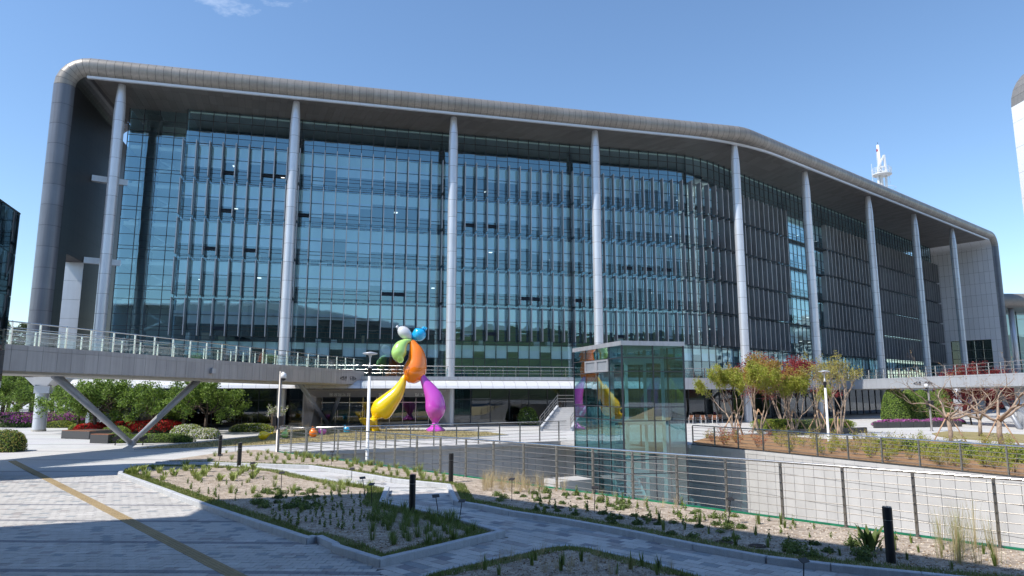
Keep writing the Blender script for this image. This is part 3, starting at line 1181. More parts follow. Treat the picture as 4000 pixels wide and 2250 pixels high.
# lintel face slopes back; letters stand just proud of it
text_part('sign_lettering', '충청남도청', 0.42, M_LET, por, pq(-10.2, FN - 0.28, 2.85), DA, NA)
text_part('sign_lettering', '별관', 0.46, M_LET, por, pq(-6.35, FN - 0.28, 2.85), DA, NA)
text_part('sign_lettering', '입 구', 0.46, M_LET, por, pq(-2.95, FN - 0.28, 2.85), DA, NA)
mb = MB()
cc = pq(-4.65, FN - 0.22, 3.02)
ring = [cc + Vector((DA.x * math.cos(a) * 0.33, DA.y * math.cos(a) * 0.33, math.sin(a) * 0.27)) for a in [2 * math.pi * k / 20 for k in range(20)]]
bk = [p - Vector((NA.x * .08, NA.y * .08, 0)) for p in ring]
mb.add(ring + bk, [tuple(range(20)), tuple(range(39, 19, -1))] + [(i, 20 + i, 20 + (i + 1) % 20, (i + 1) % 20) for i in range(20)])
disc = mb.build('number_disc', mat('sign blue', (0.03, 0.09, 0.14), 0.4), por)
text_part('number', '2', 0.46, M_LET, disc, pq(-4.65, FN - 0.19, 2.86), DA, NA)
# ------------------------------------------------------------------ ground, paving, sunken court
def g2(px, py, z=0.0):
    p = G(px, py, z)
    return V2(p.x, p.y)


PIT_L = V2(-12.6, 37.1)
NEAR_D = (V2(10.2, 14.7) - PIT_L).normalized()
PIT_N = [PIT_L + NEAR_D * t for t in (0, 8, 16, 24, 32, 44, 58)]
PIT_R = [V2(42, -6), V2(30, 9), V2(24.2, 18), V2(19.9, 25.4), V2(17.7, 29.8), V2(15.7, 33.8), V2(13.5, 38.2), V2(11.0, 42.4)]
PIT_F = [V2(7.7, 46.3), V2(3.6, 46.2)]
PIT = PIT_N + PIT_R + PIT_F
M_GROUT = mat('paving sheet', (0.52, 0.51, 0.50), 0.75, bump=0.1, bscale=60, var=0.10, vscale=1.3)


def paving_sheet():
    """far paving: bond pattern, stone tones and darker bands from a procedural brick texture"""
    m = bpy.data.materials.new('granite block paving')
    m.use_nodes = True
    t = m.node_tree
    b = t.nodes['Principled BSDF']
    b.inputs['Roughness'].default_value = 0.75
    g = t.nodes.new('ShaderNodeNewGeometry')
    br = t.nodes.new('ShaderNodeTexBrick')
    br.inputs['Color1'].default_value = (0.55, 0.54, 0.52, 1)
    br.inputs['Color2'].default_value = (0.47, 0.48, 0.50, 1)
    br.inputs['Mortar'].default_value = (0.33, 0.33, 0.33, 1)
    br.inputs['Scale'].default_value = 1.0
    br.inputs['Mortar Size'].default_value = 0.007
    br.inputs['Bias'].default_value = -0.45
    br.inputs['Brick Width'].default_value = 0.5
    br.inputs['Row Height'].default_value = 0.2
    t.links.new(g.outputs['Position'], br.inputs['Vector'])
    sp = t.nodes.new('ShaderNodeSeparateXYZ')
    t.links.new(g.outputs['Position'], sp.inputs['Vector'])
    md = t.nodes.new('ShaderNodeMath'); md.operation = 'MODULO'; md.inputs[1].default_value = 4.8
    t.links.new(sp.outputs['Y'], md.inputs[0])
    lt = t.nodes.new('ShaderNodeMath'); lt.operation = 'LESS_THAN'; lt.inputs[1].default_value = 0.35
    t.links.new(md.outputs[0], lt.inputs[0])
    mx = t.nodes.new('ShaderNodeMixRGB'); mx.blend_type = 'MULTIPLY'
    mx.inputs['Color2'].default_value = (0.62, 0.62, 0.64, 1)
    t.links.new(lt.outputs[0], mx.inputs['Fac'])
    t.links.new(br.outputs['Color'], mx.inputs['Color1'])
    n = t.nodes.new('ShaderNodeTexNoise'); n.inputs['Scale'].default_value = 0.5; n.inputs['Detail'].default_value = 6
    t.links.new(g.outputs['Position'], n.inputs['Vector'])
    m2 = t.nodes.new('ShaderNodeMixRGB'); m2.blend_type = 'MULTIPLY'; m2.inputs['Fac'].default_value = 0.35
    t.links.new(mx.outputs['Color'], m2.inputs['Color1'])
    t.links.new(n.outputs['Color'], m2.inputs['Color2'])
    hs = t.nodes.new('ShaderNodeHueSaturation'); hs.inputs['Saturation'].default_value = 0.25; hs.inputs['Value'].default_value = 1.18
    t.links.new(m2.outputs['Color'], hs.inputs['Color'])
    t.links.new(hs.outputs['Color'], b.inputs['Base Color'])
    return m


M_PAVE = paving_sheet()
outer = [V2(-700, -300), V2(700, -300), V2(700, 900), V2(-700, 900)]
allp = [Vector((p.x, p.y, 0)) for p in outer] + [Vector((p.x, p.y, 0)) for p in PIT]
tri = tessellate_polygon([[Vector((p.x, p.y, 0)) for p in outer], [Vector((p.x, p.y, 0)) for p in PIT]])
fs = []
for t in tri:
    a, b, c = [allp[i] for i in t]
    fs.append(tuple(t) if (b - a).cross(c - a).z > 0 else tuple(reversed(t)))
gr = link_mesh('ground', mesh_of('ground', [(p.x, p.y, -0.02) for p in allp], fs, [M_PAVE]))
tag(gr, 'pale granite block paving of the wide plaza', 'ground', kind='structure')

# ---- sunken court
court = empty('sunken_court', (8, 34, -4.5), 'deep sunken court lined with pale granite slabs', 'court')
court['kind'] = 'structure'
ZP = -4.6
MB().prism([(p.x, p.y) for p in PIT], ZP - 0.2, ZP).build('court_floor', M_GRAN2, court)
items, core = [], MB()
random.seed(4)
def wall_run(pts, pw=0.60, zr=(ZP, -3.4, -2.2, -1.0, -0.16), top=-0.16):
    for a, b in zip(pts[:-1], pts[1:]):
        L = (b - a).length
        d = (b - a) / L
        n = V2(-d.y, d.x)                       # into the court
        core.add([X3(a - n * 0, ZP), X3(b, ZP), X3(b, -0.02), X3(a, -0.02)], [(0, 1, 2, 3), (3, 2, 1, 0)])
        k = max(1, round(L / pw))
        for i in range(k):
            p0, p1 = a + d * (L * i / k + 0.009), a + d * (L * (i + 1) / k - 0.009)
            for z0, z1 in zip(zr[:-1], zr[1:]):
                o = random.uniform(0.026, 0.032)
                q0, q1 = p0 + n * o, p1 + n * o
                vs = [X3(q0, z0 + .009), X3(q1, z0 + .009), X3(q1, z1 - .009), X3(q0, z1 - .009), X3(p0, z0 + .009), X3(p1, z0 + .009), X3(p1, z1 - .009), X3(p0, z1 - .009)]
                items.append(([tuple(v) for v in vs], [(0, 1, 2, 3), (0, 4, 5, 1), (1, 5, 6, 2), (2, 6, 7, 3), (3, 7, 4, 0)], 0 if random.random() < .7 else 1))
wall_run([PIT_F[1], PIT_L])
wall_run([PIT_R[-1], PIT_F[0], PIT_F[1]])
wall_run(PIT_R)
wall_run(PIT_N[:2])
core.build('wall_core', M_DARKJ, court)
pieces('wall_slab', items, [V_GRAN[0], V_GRAN[1]], court, limit=300)
# stair flight roof and ledge inside the court
mb = MB()
a, b = G(1960, 1848, -2.0), G(2236, 1810, -2.0)
mb.prism([(-1.2, 36.5), (3.6, 39.5), (2.6, 41.2), (-2.2, 38.2)], -2.9, -2.6)
mb.prism([(2.6, 38.0), (4.6, 39.2), (3.8, 40.6), (1.8, 39.4)], ZP, -1.6)
mb.build('ledge', M_GRAN, court)
# coping along the right and far rims
cop = empty('court_coping', (15, 34, 0), 'dark edged granite coping round the sunken court', 'coping')
cop['kind'] = 'structure'
items = []
def coping_run(pts, wd, z0, z1, mi, seg=1.2, inset=0.0):
    for a, b in zip(pts[:-1], pts[1:]):
        L = (b - a).length
        d = (b - a) / L
        n = V2(d.y, -d.x)
        k = max(1, round(L / seg))
        for i in range(k):
            p = a + d * (L * (i + .5) / k) + n * inset
            items.append(boxitem(X3(p, z0), L / k - 0.008, wd, z1 - z0, (d.x, d.y), mi, False))
coping_run(PIT_R, 0.34, -0.17, 0.02, 1, inset=0.125)
coping_run(PIT_R, 0.20, 0.021, 0.07, 0, inset=0.10)
coping_run([PIT_R[-1], PIT_F[0], PIT_F[1], PIT_L], 0.3, -0.17, 0.03, 1, inset=-0.10)
coping_run([p for p in PIT_N], 0.12, -0.3, 0.10, 2, seg=2.4, inset=-0.06)
M_GREEN = mat('green waterproof edging', (0.015, 0.20, 0.10), 0.4, var=0.25, vscale=4)
pieces('coping_stone', items, [M_BLKGR, M_GRAN, M_GREEN], cop, limit=300)

# ------------------------------------------------------------------ planting beds, kerbs, pavers
def pts(*q):
    return [g2(x, y) for x, y in q]


BED1 = pts((461, 1862), (600, 1915), (799, 1992), (1000, 2062), (1197, 2128), (1235, 2119), (1300, 2150), (1296, 2157), (1482, 2217), (1740, 2155), (1972, 2097), (1932, 2088), (1790, 2045), (1640, 2008), (1526, 1984), (1500, 1976), (1519, 1918), (1410, 1902), (1298, 1887), (1199, 1868), (1103, 1845), (1000, 1834), (828, 1826), (640, 1824), (520, 1830), (470, 1845))
BED2 = pts((613, 1814), (828, 1817), (1000, 1822), (1215, 1829), (1373, 1853), (1538, 1882), (1758, 1906), (1787, 1972), (1880, 1988), (2000, 2013), (2200, 2044), (2431, 2086), (2720, 2146), (3000, 2198), (3248, 2228), (3600, 2264), (4050, 2310))
e = [PIT_L + NEAR_D * t - V2(NEAR_D.y, -NEAR_D.x) * 0.16 for t in (34, 24, 14, 4, 0.3)]
# side away from the court
nn = V2(-NEAR_D.y, NEAR_D.x)
if (V2(0, 0) - PIT_L).dot(nn) < 0: nn = -nn
e = [PIT_L + NEAR_D * t + nn * 0.14 for t in (36, 24, 14, 4, 0.3)]
BED2 = BED2 + e + pts((1000, 1763), (828, 1779), (690, 1800))
BED3 = pts((1600, 2290), (1704, 2248), (1860, 2213), (2000, 2184), (2120, 2155), (2207, 2146), (2300, 2154), (2450, 2190), (2683, 2250), (2800, 2290))
LAWN = pts((524, 1757), (745, 1753), (1000, 1742), (1290, 1727), (1538, 1720), (1828, 1710), (1985, 1700), (1900, 1689), (1700, 1682), (1500, 1678), (1300, 1676), (1090, 1682), (1000, 1708), (870, 1722), (745, 1735))
BEDL = [V2(-26.5, 46.0), V2(-19.0, 45.0), V2(-17.5, 50.0), V2(-18.5, 54.0), V2(-31.0, 54.5), V2(-31.5, 49.5)]


def inside(p, poly):
    c = False
    n = len(poly)
    for i in range(n):
        a, b = poly[i], poly[(i + 1) % n]
        if (a.y > p.y) != (b.y > p.y) and p.x < (b.x - a.x) * (p.y - a.y) / (b.y - a.y) + a.x:
            c = not c
    return c


def edge_dist(p, poly):
    r = 1e9
    n = len(poly)
    for i in range(n):
        a, b = poly[i], poly[(i + 1) % n]
        d = b - a
        t = max(0, min(1, (p - a).dot(d) / max(d.length_squared, 1e-9)))
        r = min(r, (p - a - d * t).length)
    return r


def seen(p, z=0.0, m=60):
    q = proj((p.x, p.y, z))
    return q and -m < q[0] < 4000 + m and -m < q[1] < 2250 + 3 * m


M_GRAV = mat('decomposed granite gravel', (0.24, 0.185, 0.14), 0.95, bump=1.0, bscale=22, col2=(0.56, 0.48, 0.395), vscale=7, detail=12)
weather(M_GRAV, 0.32, 0.9, 0.9)
M_TURF = mat('short turf', (0.13, 0.14, 0.045), 0.95, bump=0.5, bscale=60, col2=(0.24, 0.21, 0.09), vscale=6, detail=7)
M_DRY = mat('dormant turf', (0.21, 0.185, 0.075), 0.95, bump=0.4, bscale=40, col2=(0.33, 0.27, 0.13), vscale=2.2, detail=8)
M_SOIL = mat('dark soil', (0.06, 0.04, 0.03), 0.95, bump=0.5, bscale=40)


def bed_sheet(name, poly, step, z, mtl, label, cat, wob=0.03, kind='structure'):
    """soil surface with gentle relief, clipped to the outline"""
    x0, x1 = min(p.x for p in poly), max(p.x for p in poly)
    y0, y1 = min(p.y for p in poly), max(p.y for p in poly)
    mb = MB()
    mb.prism([(p.x, p.y) for p in poly], -0.015, z)
    o = mb.build(name, mtl)
    return tag(o, label, cat, kind=kind)


bed_sheet('planting_bed', BED1, 0.5, 0.09, M_GRAV, 'gravel planting bed with a stepped granite kerb, left of the narrow path', 'planting bed')
bed_sheet('planting_bed', BED2, 0.5, 0.09, M_GRAV, 'long gravel planting bed beside the steel railing', 'planting bed')
bed_sheet('planting_bed', BED3, 0.5, 0.09, M_GRAV, 'rounded gravel bed at the bottom edge of the picture', 'planting bed')
bed_sheet('lawn', LAWN, 0.5, 0.05, M_DRY, 'dry yellowish lawn around the balloon sculpture', 'lawn')

# kerbs
kerb = empty('kerb', (0, 16, 0), 'pale granite kerb stones edging the planting beds', 'kerb')
kerb['kind'] = 'structure'
items = []
random.seed(9)


def kerb_run(pl, closed, w_, h_, seg=1.0, skip=()):
    n = len(pl)
    ar = sum(pl[i].x * pl[(i + 1) % n].y - pl[(i + 1) % n].x * pl[i].y for i in range(n))
    sg = 1 if ar > 0 else -1
    for i in range(n if closed else n - 1):
        if i in skip: continue
        a, b = pl[i], pl[(i + 1) % n]
        L = (b - a).length
        if L < 0.03: continue
        d = (b - a) / L
        nin = V2(-d.y, d.x) * sg
        k = max(1, round(L / seg))
        for j in range(k):
            p = a + d * (L * (j + .5) / k) + nin * (w_ / 2 - 0.02)
            if not seen(p, 0, 400): continue
            c = X3(p, -0.015)
            hh = h_ + random.uniform(-0.003, 0.003)
            lx, ly = L / k - 0.006, w_
            ax = d
            ch = 0.012
            m_ = MB()
            vs = []
            for zz, ins in ((0, 0), (hh - ch, 0), (hh, ch)):
                for ii, jj in ((-1, -1), (1, -1), (1, 1), (-1, 1)):
                    q = p + ax * (ii * (lx / 2 - ins * 0.3)) + V2(-ax.y, ax.x) * (jj * (ly / 2 - ins))
                    vs.append((q.x, q.y, c.z + zz))
            fs_ = [(8, 9, 10, 11)]
            for r_ in (0, 4):
                for q in range(4):
                    fs_.append((r_ + q, r_ + (q + 1) % 4, r_ + 4 + (q + 1) % 4, r_ + 4 + q))
            items.append((vs, fs_, 0))


kerb_run(BED1, True, 0.16, 0.165)
kerb_run(BED2[:17], False, 0.15, 0.15)
kerb_run(BED3, False, 0.13, 0.12)
kerb_run(LAWN, True, 0.10, 0.06)
pieces('kerb_stone', items, [M_KERB], kerb, limit=300)

# pavers: individually laid blocks where they can be told apart
M_PV = [mat('paver light', (0.52, 0.505, 0.485), 0.8, bump=0.25, bscale=120, var=0.09, vscale=30),
        mat('paver pale', (0.57, 0.555, 0.535), 0.8, bump=0.25, bscale=120, var=0.08, vscale=30),
        mat('paver blue grey', (0.33, 0.35, 0.365), 0.8, bump=0.25, bscale=120, var=0.10, vscale=30),
        mat('paver brown grey', (0.40, 0.37, 0.36), 0.8, bump=0.25, bscale=120, var=0.10, vscale=30),
        mat('paver dark', (0.26, 0.26, 0.28), 0.8, bump=0.25, bscale=120, var=0.10, vscale=30),
        mat('tactile paver yellow', (0.36, 0.27, 0.145), 0.75, bump=0.2, bscale=90, var=0.10, vscale=12)]
for m_ in M_PV:
    weather(m_, 0.20, 0.8, 0.8)
pv = empty('pavement', (-8, 15, 0), 'granite block pavement with dark courses at left', 'pavement')
pv['kind'] = 'structure'
TACT = [g2(68, 1797), g2(985, 2254), g2(868, 2254), g2(30, 1806)]
ta, tb = (g2(49, 1801)), (g2(926, 2252))
td = (tb - ta).normalized()
tn = V2(-td.y, td.x)
TW = 0.31
random.seed(8)
items = []
ang = rad(-1.8)
ux, uy = V2(math.cos(ang), math.sin(ang)), V2(-math.sin(ang), math.cos(ang))
PWD, PHT = 0.25, 0.2
org = V2(-25, 10.3)
SPLIT_A, SPLIT_B = g2(1482, 2217), g2(1530, 2262)
for r in range(90):
    for c in range(140):
        p = org + ux * (c * PWD + (PWD / 2 if r % 2 else 0)) + uy * (r * PHT)
        if p.y > 27.5 or not seen(p, 0, 40): continue
        q = proj((p.x, p.y, 0))
        if q[0] > 1560 or (q[0] > 1482 and q[1] > 2216): continue
        if q[0] > 455 + (q[1] - 1857) * 2.6 and q[1] < 2217 and q[0] > 1500: continue
        if inside(p, BED1) and edge_dist(p, BED1) > 0.2: continue
        if inside(p, BED2): continue
        rel = p - ta
        if r % 12 == 5: m_ = 4
        else:
            x = random.random()
            m_ = 2 if x < 0.08 else 3 if x < 0.13 else 1 if x < 0.22 else 0
        hz = random.uniform(-0.0025, 0.0025)
        items.append(boxitem(X3(p, -0.019), PWD - 0.012, PHT - 0.010, 0.021 + hz, (ux.x, ux.y), m_))
pieces('paver', items, M_PV, pv, limit=300)
M_JOINT = mat('sand joint', (0.10, 0.095, 0.09), 0.9)
jb = pts((-60, 1866), (440, 1866), (799, 1998), (1230, 2130), (1482, 2222), (1520, 2262), (-60, 2262))
MB().add([X3(p, -0.012) for p in jb], [tuple(range(len(jb)))[::-1]]).build('joint_sand', M_JOINT, pv)
# tactile strip
tp = empty('tactile_strip', (-10, 18, 0), 'yellow ochre tactile paving strip running diagonally across the plaza', 'tactile paving')
tp['kind'] = 'structure'
items = []
L = (tb - ta).length
k = int(L / 0.3)
for i in range(k + 6):
    for j in (0,):
        p = ta + td * (i * 0.3)
        if not seen(p, 0, 60): continue
        m_ = MB().box(X3(p, -0.018), 0.292, TW - 0.02, 0.028, (td.x, td.y))
        for s_ in (-0.075, 0, 0.075):
            m_.box(X3(p + tn * s_, 0.0101), 0.25, 0.03, 0.005, (td.x, td.y))
        items.append((m_.v, m_.f, 5))
pieces('tactile_paver', items, M_PV, tp, limit=300)
# garden path of larger blocks
gp = empty('garden_path', (1, 15, 0), 'block paved garden path winding between the gravel beds', 'path')
gp['kind'] = 'structure'
PATH2 = pts((1482, 2217), (1740, 2155), (1985, 2100), (1932, 2088), (1790, 2045), (1640, 2008), (1526, 1984), (1519, 1918), (1758, 1906), (1787, 1972), (1880, 1988), (2000, 2013), (2200, 2044), (2431, 2086), (2720, 2146), (3000, 2198), (3248, 2228), (3700, 2275), (2800, 2300), (1560, 2300))
d2 = (g2(2431, 2086) - g2(2000, 2013)).normalized()
n2 = V2(-d2.y, d2.x)
items = []
c0 = g2(2200, 2100)
for r in range(-26, 50):
    for c in range(-60, 60):
        p = c0 + d2 * (c * 0.36 + (0.18 if r % 2 else 0)) + n2 * (r * 0.24)
        if not seen(p, 0, 60): continue
        if not inside(p, PATH2) or inside(p, BED3) and edge_dist(p, BED3) > 0.15: continue
        q = proj((p.x, p.y, 0))
        if q[1] < 1900: continue
        x = random.random()
        m_ = 4 if x < 0.05 else 2 if x < 0.19 else 3 if x < 0.30 else 1 if x < 0.62 else 0
        items.append(boxitem(X3(p, -0.019), 0.348, 0.228, 0.021 + random.uniform(-0.0025, 0.0025), (d2.x, d2.y), m_))
pieces('paver', items, M_PV, gp, limit=300)
jq = [p for p in PATH2]
tr_i = tessellate_polygon([[Vector((p.x, p.y, 0)) for p in jq]])
fz = []
for t in tr_i:
    a, b, c = [Vector((jq[i].x, jq[i].y, 0)) for i in t]
    fz.append(tuple(t) if (b - a).cross(c - a).z > 0 else tuple(reversed(t)))
MB().add([X3(p, -0.011) for p in jq], fz).build('joint_sand', M_JOINT, gp)

# ------------------------------------------------------------------ railings
def railing(pl, h, spacing, label, wires=7, z0=0.02, side=None, start=0.0):
    P = [V2(p.x, p.y) for p in pl]
    L = [0]
    for a, b in zip(P[:-1], P[1:]): L.append(L[-1] + (b - a).length)
    def at(t):
        for i in range(len(P) - 1):
            if t <= L[i + 1] or i == len(P) - 2:
                d = (P[i + 1] - P[i]).normalized()
                return P[i] + d * (t - L[i]), d
    root = empty('railing', X3(P[0], z0), label, 'railing', 'stainless wire railings round the sunken court')
    posts = []
    t = start
    while t < L[-1] + 0.01:
        p, d = at(min(t, L[-1]))
        m_ = MB()
        n = V2(-d.y, d.x)
        for o in (-0.028, 0.028):
            m_.box(X3(p + n * o, z0), 0.055, 0.012, h - 0.05, (d.x, d.y), 0)
        for k in range(wires):
            z = z0 + 0.12 + (h - 0.25) * k / (wires - 1)
            m_.tube([X3(p - n * 0.055, z), X3(p + n * 0.055, z)], 0.018, 6, 1)
        m_.box(X3(p, z0), 0.12, 0.12, 0.012, (d.x, d.y), 0)
        posts.append((m_.v, m_.f, m_.m))
        t += spacing
    pieces('post', posts, [M_STEELD, M_STEEL], root)
    for k in range(wires):
        z = z0 + 0.12 + (h - 0.25) * k / (wires - 1)
        MB().tube([X3(p, z) for p in P], 0.011, 6).build('wire', M_STEELD, root, smooth=True)
    MB().tube([X3(p, z0 + h - 0.02) for p in P], 0.032, 10).build('handrail', M_STEEL, root, smooth=True)
    return root


railing([PIT_L + NEAR_D * t for t in (0, 15, 33, 50)], 1.42, 1.52, 'long stainless railing in front of the sunken court, nearest the gravel bed', z0=0.08)
railing([PIT_L + V2(0.05, 0.12), PIT_F[1] + V2(0.05, 0.15)], 1.28, 1.5, 'dark steel railing along the lawn side of the sunken court', z0=0.03, wires=6)
railing([p + V2(0.12, 0.06) for p in PIT_R[::-1][:7]], 1.15, 1.75, 'steel railing on the far right rim of the sunken court below the staked trees', z0=0.06, wires=6)

# ------------------------------------------------------------------ glass lift shaft
EN, ER, EL_ = V2(5.82, 36.0), V2(9.3, 36.8), V2(3.89, 42.8)
EB = ER + EL_ - EN
lift = empty('lift_tower', X3((EN + EB) / 2, ZP), 'green tinted glass lift tower rising from the sunken court', 'lift tower')
EZ = [5.70, 5.05, 4.33, 2.45, 1.73, -0.25, -0.97, -2.9, ZP]
faces = [(EN, ER, [0, 0.5, 1]), (EN, EL_, [0, 0.235, 0.475, 0.72, 1]), (ER, EB, [0, .25, .5, .75, 1]), (EL_, EB, [0, .5, 1])]
items, fr_a, fr_b = [], [], []
ctr = (EN + EB) / 2
lou = None
for fi_, (a, b, us_) in enumerate(faces):
    d = (b - a).normalized()
    n = V2(d.y, -d.x)
    if (a + b - ctr * 2).dot(n) < 0: n = -n
    L = (b - a).length
    flip = d.cross(n) > 0 if hasattr(d, 'cross') else (d.x * n.y - d.y * n.x) > 0
    for u0, u1 in zip(us_[:-1], us_[1:]):
        for zi in range(len(EZ) - 1):
            z1, z0 = EZ[zi], EZ[zi + 1]
            if fi_ == 1 and zi == 1 and u0 > 0.2 and u1 < 0.8: continue
            p, q = a + d * (L * u0 + .02), a + d * (L * u1 - .02)
            tl = random.uniform(-.006, .006); t2 = random.uniform(-.006, .006)
            vs = [X3(p + n * tl, z0 + .02), X3(q - n * tl, z0 + .02), X3(q + n * t2, z1 - .02), X3(p - n * t2, z1 - .02)]
            bk = [X3(p - n * .02, z0 + .02), X3(q - n * .02, z0 + .02), X3(q - n * .02, z1 - .02), X3(p - n * .02, z1 - .02)]
            f = (0, 1, 2, 3)
            v0, v1, v2 = vs[0], vs[1], vs[2]
            if (v1 - v0).cross(v2 - v0).to_2d().dot(n) < 0: f = (3, 2, 1, 0)
            g = tuple(4 + (3 - x) for x in f)
            items.append(([tuple(v) for v in vs + bk], [f, tuple(reversed([4 + x for x in f]))], 0))
    for u in us_:
        fr_a.append(boxitem(X3(a + d * (L * u) - n * 0.02, ZP), 0.05, 0.07, 5.72 - ZP, (d.x, d.y), 0))
    for z in EZ[1:-1]:
        m_ = MB().bar(X3(a - n * .015, z), X3(b - n * .015, z), 0.06, 0.045)
        fr_b.append((m_.v, m_.f, 0))
pieces('glass_pane', items, [M_GLASSL], lift)
pieces('mullion', fr_a, [M_MULL], lift)
pieces('transom', fr_b, [M_MULL], lift)
o_ = 0.06
ex = (ER - EN).normalized(); ey = (EL_ - EN).normalized()
cap = [EN - ex * o_ - ey * o_, ER + ex * o_ - ey * o_, EB + ex * o_ + ey * o_, EL_ - ex * o_ + ey * o_]
MB().prism([(p.x, p.y) for p in cap], 5.70, 5.94).build('roof_cap', M_ALU, lift)
# louvred vents in the long side
a, b = EN + ey * ((EL_ - EN).length * 0.235), EN + ey * ((EL_ - EN).length * 0.72)
nl = V2(ey.y, -ey.x)
if nl.dot(EN - ER) < 0: nl = -nl
for k in range(2):
    p0, p1 = a.lerp(b, k / 2), a.lerp(b, (k + 1) / 2)
    vent = empty('vent_louvre', X3(p0 + nl * 0.03, 4.33), parent=lift)
    mb = MB()
    for (u, v, w0, w1) in ((p0, p1, 4.35, 4.45), (p0, p1, 4.93, 5.03)):
        mb.bar(X3(u + nl * .03, (w0 + w1) / 2), X3(v + nl * .03, (w0 + w1) / 2), 0.08, w1 - w0)
    for u in (p0 + ey * 0.09, p1 - ey * 0.09):
        mb.box(X3(u + nl * .033, 4.35), 0.18, 0.08, 0.68, (ey.x, ey.y))
    mb.build('frame', M_ALU, vent)
    sl_ = []
    for j in range(8):
        z = 4.48 + j * 0.058
        m_ = MB().bar(X3(p0 + ey * .18 + nl * .01, z), X3(p1 - ey * .18 + nl * .01, z), 0.07, 0.014, up=(nl.x * 0.7, nl.y * 0.7, 0.7))
        sl_.append((m_.v, m_.f, 0))
    pieces('slat', sl_, [M_ALU2], vent)
# steelwork, landings and car guides inside
mb = MB()
for u, v in ((0.2, 0.15), (0.8, 0.15), (0.2, 0.45), (0.8, 0.45), (0.5, 0.75)):
    p = EN + (ER - EN) * u + (EL_ - EN) * v
    mb.box(X3(p, ZP), 0.16, 0.16, 5.65 - ZP)
for z in (4.9, 1.6, -1.2):
    for v in (0.15, 0.45):
        p, q = EN + (ER - EN) * .2 + (EL_ - EN) * v, EN + (ER - EN) * .8 + (EL_ - EN) * v
        mb.bar(X3(p, z), X3(q, z), 0.14, 0.2)
mb.build('steel_frame', mat('pale green white steel', (0.66, 0.72, 0.70), 0.5), lift)
mb = MB()
q = [EN + (ER - EN) * .04 + (EL_ - EN) * .55, EN + (ER - EN) * .96 + (EL_ - EN) * .55, EN + (ER - EN) * .96 + (EL_ - EN) * 1.55, EN + (ER - EN) * .04 + (EL_ - EN) * 1.55]
mb.prism([(p.x, p.y) for p in q], -0.25, 0.0)
mb.build('landing', M_GRAN2, lift)
mb = MB()
for k in range(14):
    p = EN + (ER - EN) * 0.5 + (EL_ - EN) * (0.12 + 0.03 * k)
    mb.box(X3(p, ZP + 0.3 + k * 0.18), 1.4, 0.28, 0.05, (ex.x, ex.y))
mb.bar(X3(EN + (ER - EN) * .3 + (EL_ - EN) * .1, ZP + 0.2), X3(EN + (ER - EN) * .3 + (EL_ - EN) * .55, ZP + 3.0), 0.06, 0.2)
mb.bar(X3(EN + (ER - EN) * .7 + (EL_ - EN) * .1, ZP + 0.2), X3(EN + (ER - EN) * .7 + (EL_ - EN) * .55, ZP + 3.0), 0.06, 0.2)
mb.build('inner_stair', M_WHITE, lift)
q = [EN + (ER - EN) * .22 + (EL_ - EN) * .17, EN + (ER - EN) * .78 + (EL_ - EN) * .17, EN + (ER - EN) * .78 + (EL_ - EN) * .42, EN + (ER - EN) * .22 + (EL_ - EN) * .42]
MB().prism([(p.x, p.y) for p in q], 4.95, 5.25).build('machine_beam', M_WHITE, lift)
# ------------------------------------------------------------------ left footbridge
BA, BB = V2(-26.9, 20.6), V2(-13.6, 62.6)          # near (right-hand) edge
bd = (BB - BA).normalized()
bl_ = V2(-bd.y, bd.x)                               # to the far side
BLEN = (BB - BA).length
BW = 4.2


def bz(t): return lerp(5.58, 5.08, t / BLEN)
def bp(t, o=0.0): return BA + bd * t + bl_ * o


bridge = empty('footbridge', X3(bp(20, 2), 0), 'grey panelled footbridge on slanted struts leading from the left to the building', 'footbridge')
mb = MB()
a, b = bp(0, 0.06), bp(BLEN, 0.06); c, d = bp(BLEN, BW), bp(0, BW)
def slab(mb, o0, o1, h0, h1, mi=0):
    q = [(0, o0), (BLEN, o0), (BLEN, o1), (0, o1)]
    vs = [X3(bp(t, o), bz(t) + h0) for t, o in q] + [X3(bp(t, o), bz(t) + h1) for t, o in q]
    mb.add(vs, BOXF, mi)
slab(mb, 0.35, BW - 0.35, -1.34, -1.12)
slab(mb, 0.05, BW - 0.05, -1.12, -0.05)
mb.build('deck', M_CONC, bridge)
items = []
k = int(BLEN / 0.76)
for i in range(k):
    t0, t1 = BLEN * i / k + 0.006, BLEN * (i + 1) / k - 0.006
    for o in (0.0, BW):
        for h0, h1 in ((-0.24, 0.0), (-1.22, -0.252)):
            m_ = MB().add([X3(bp(t, oo), bz(t) + h) for h in (h0, h1) for t, oo in ((t0, o - .02), (t1, o - .02), (t1, o + .03), (t0, o + .03))], BOXF)
            items.append((m_.v, m_.f, random.randint(0, 2)))
pieces('fascia_panel', items, V_BRIDGE, bridge, limit=300)
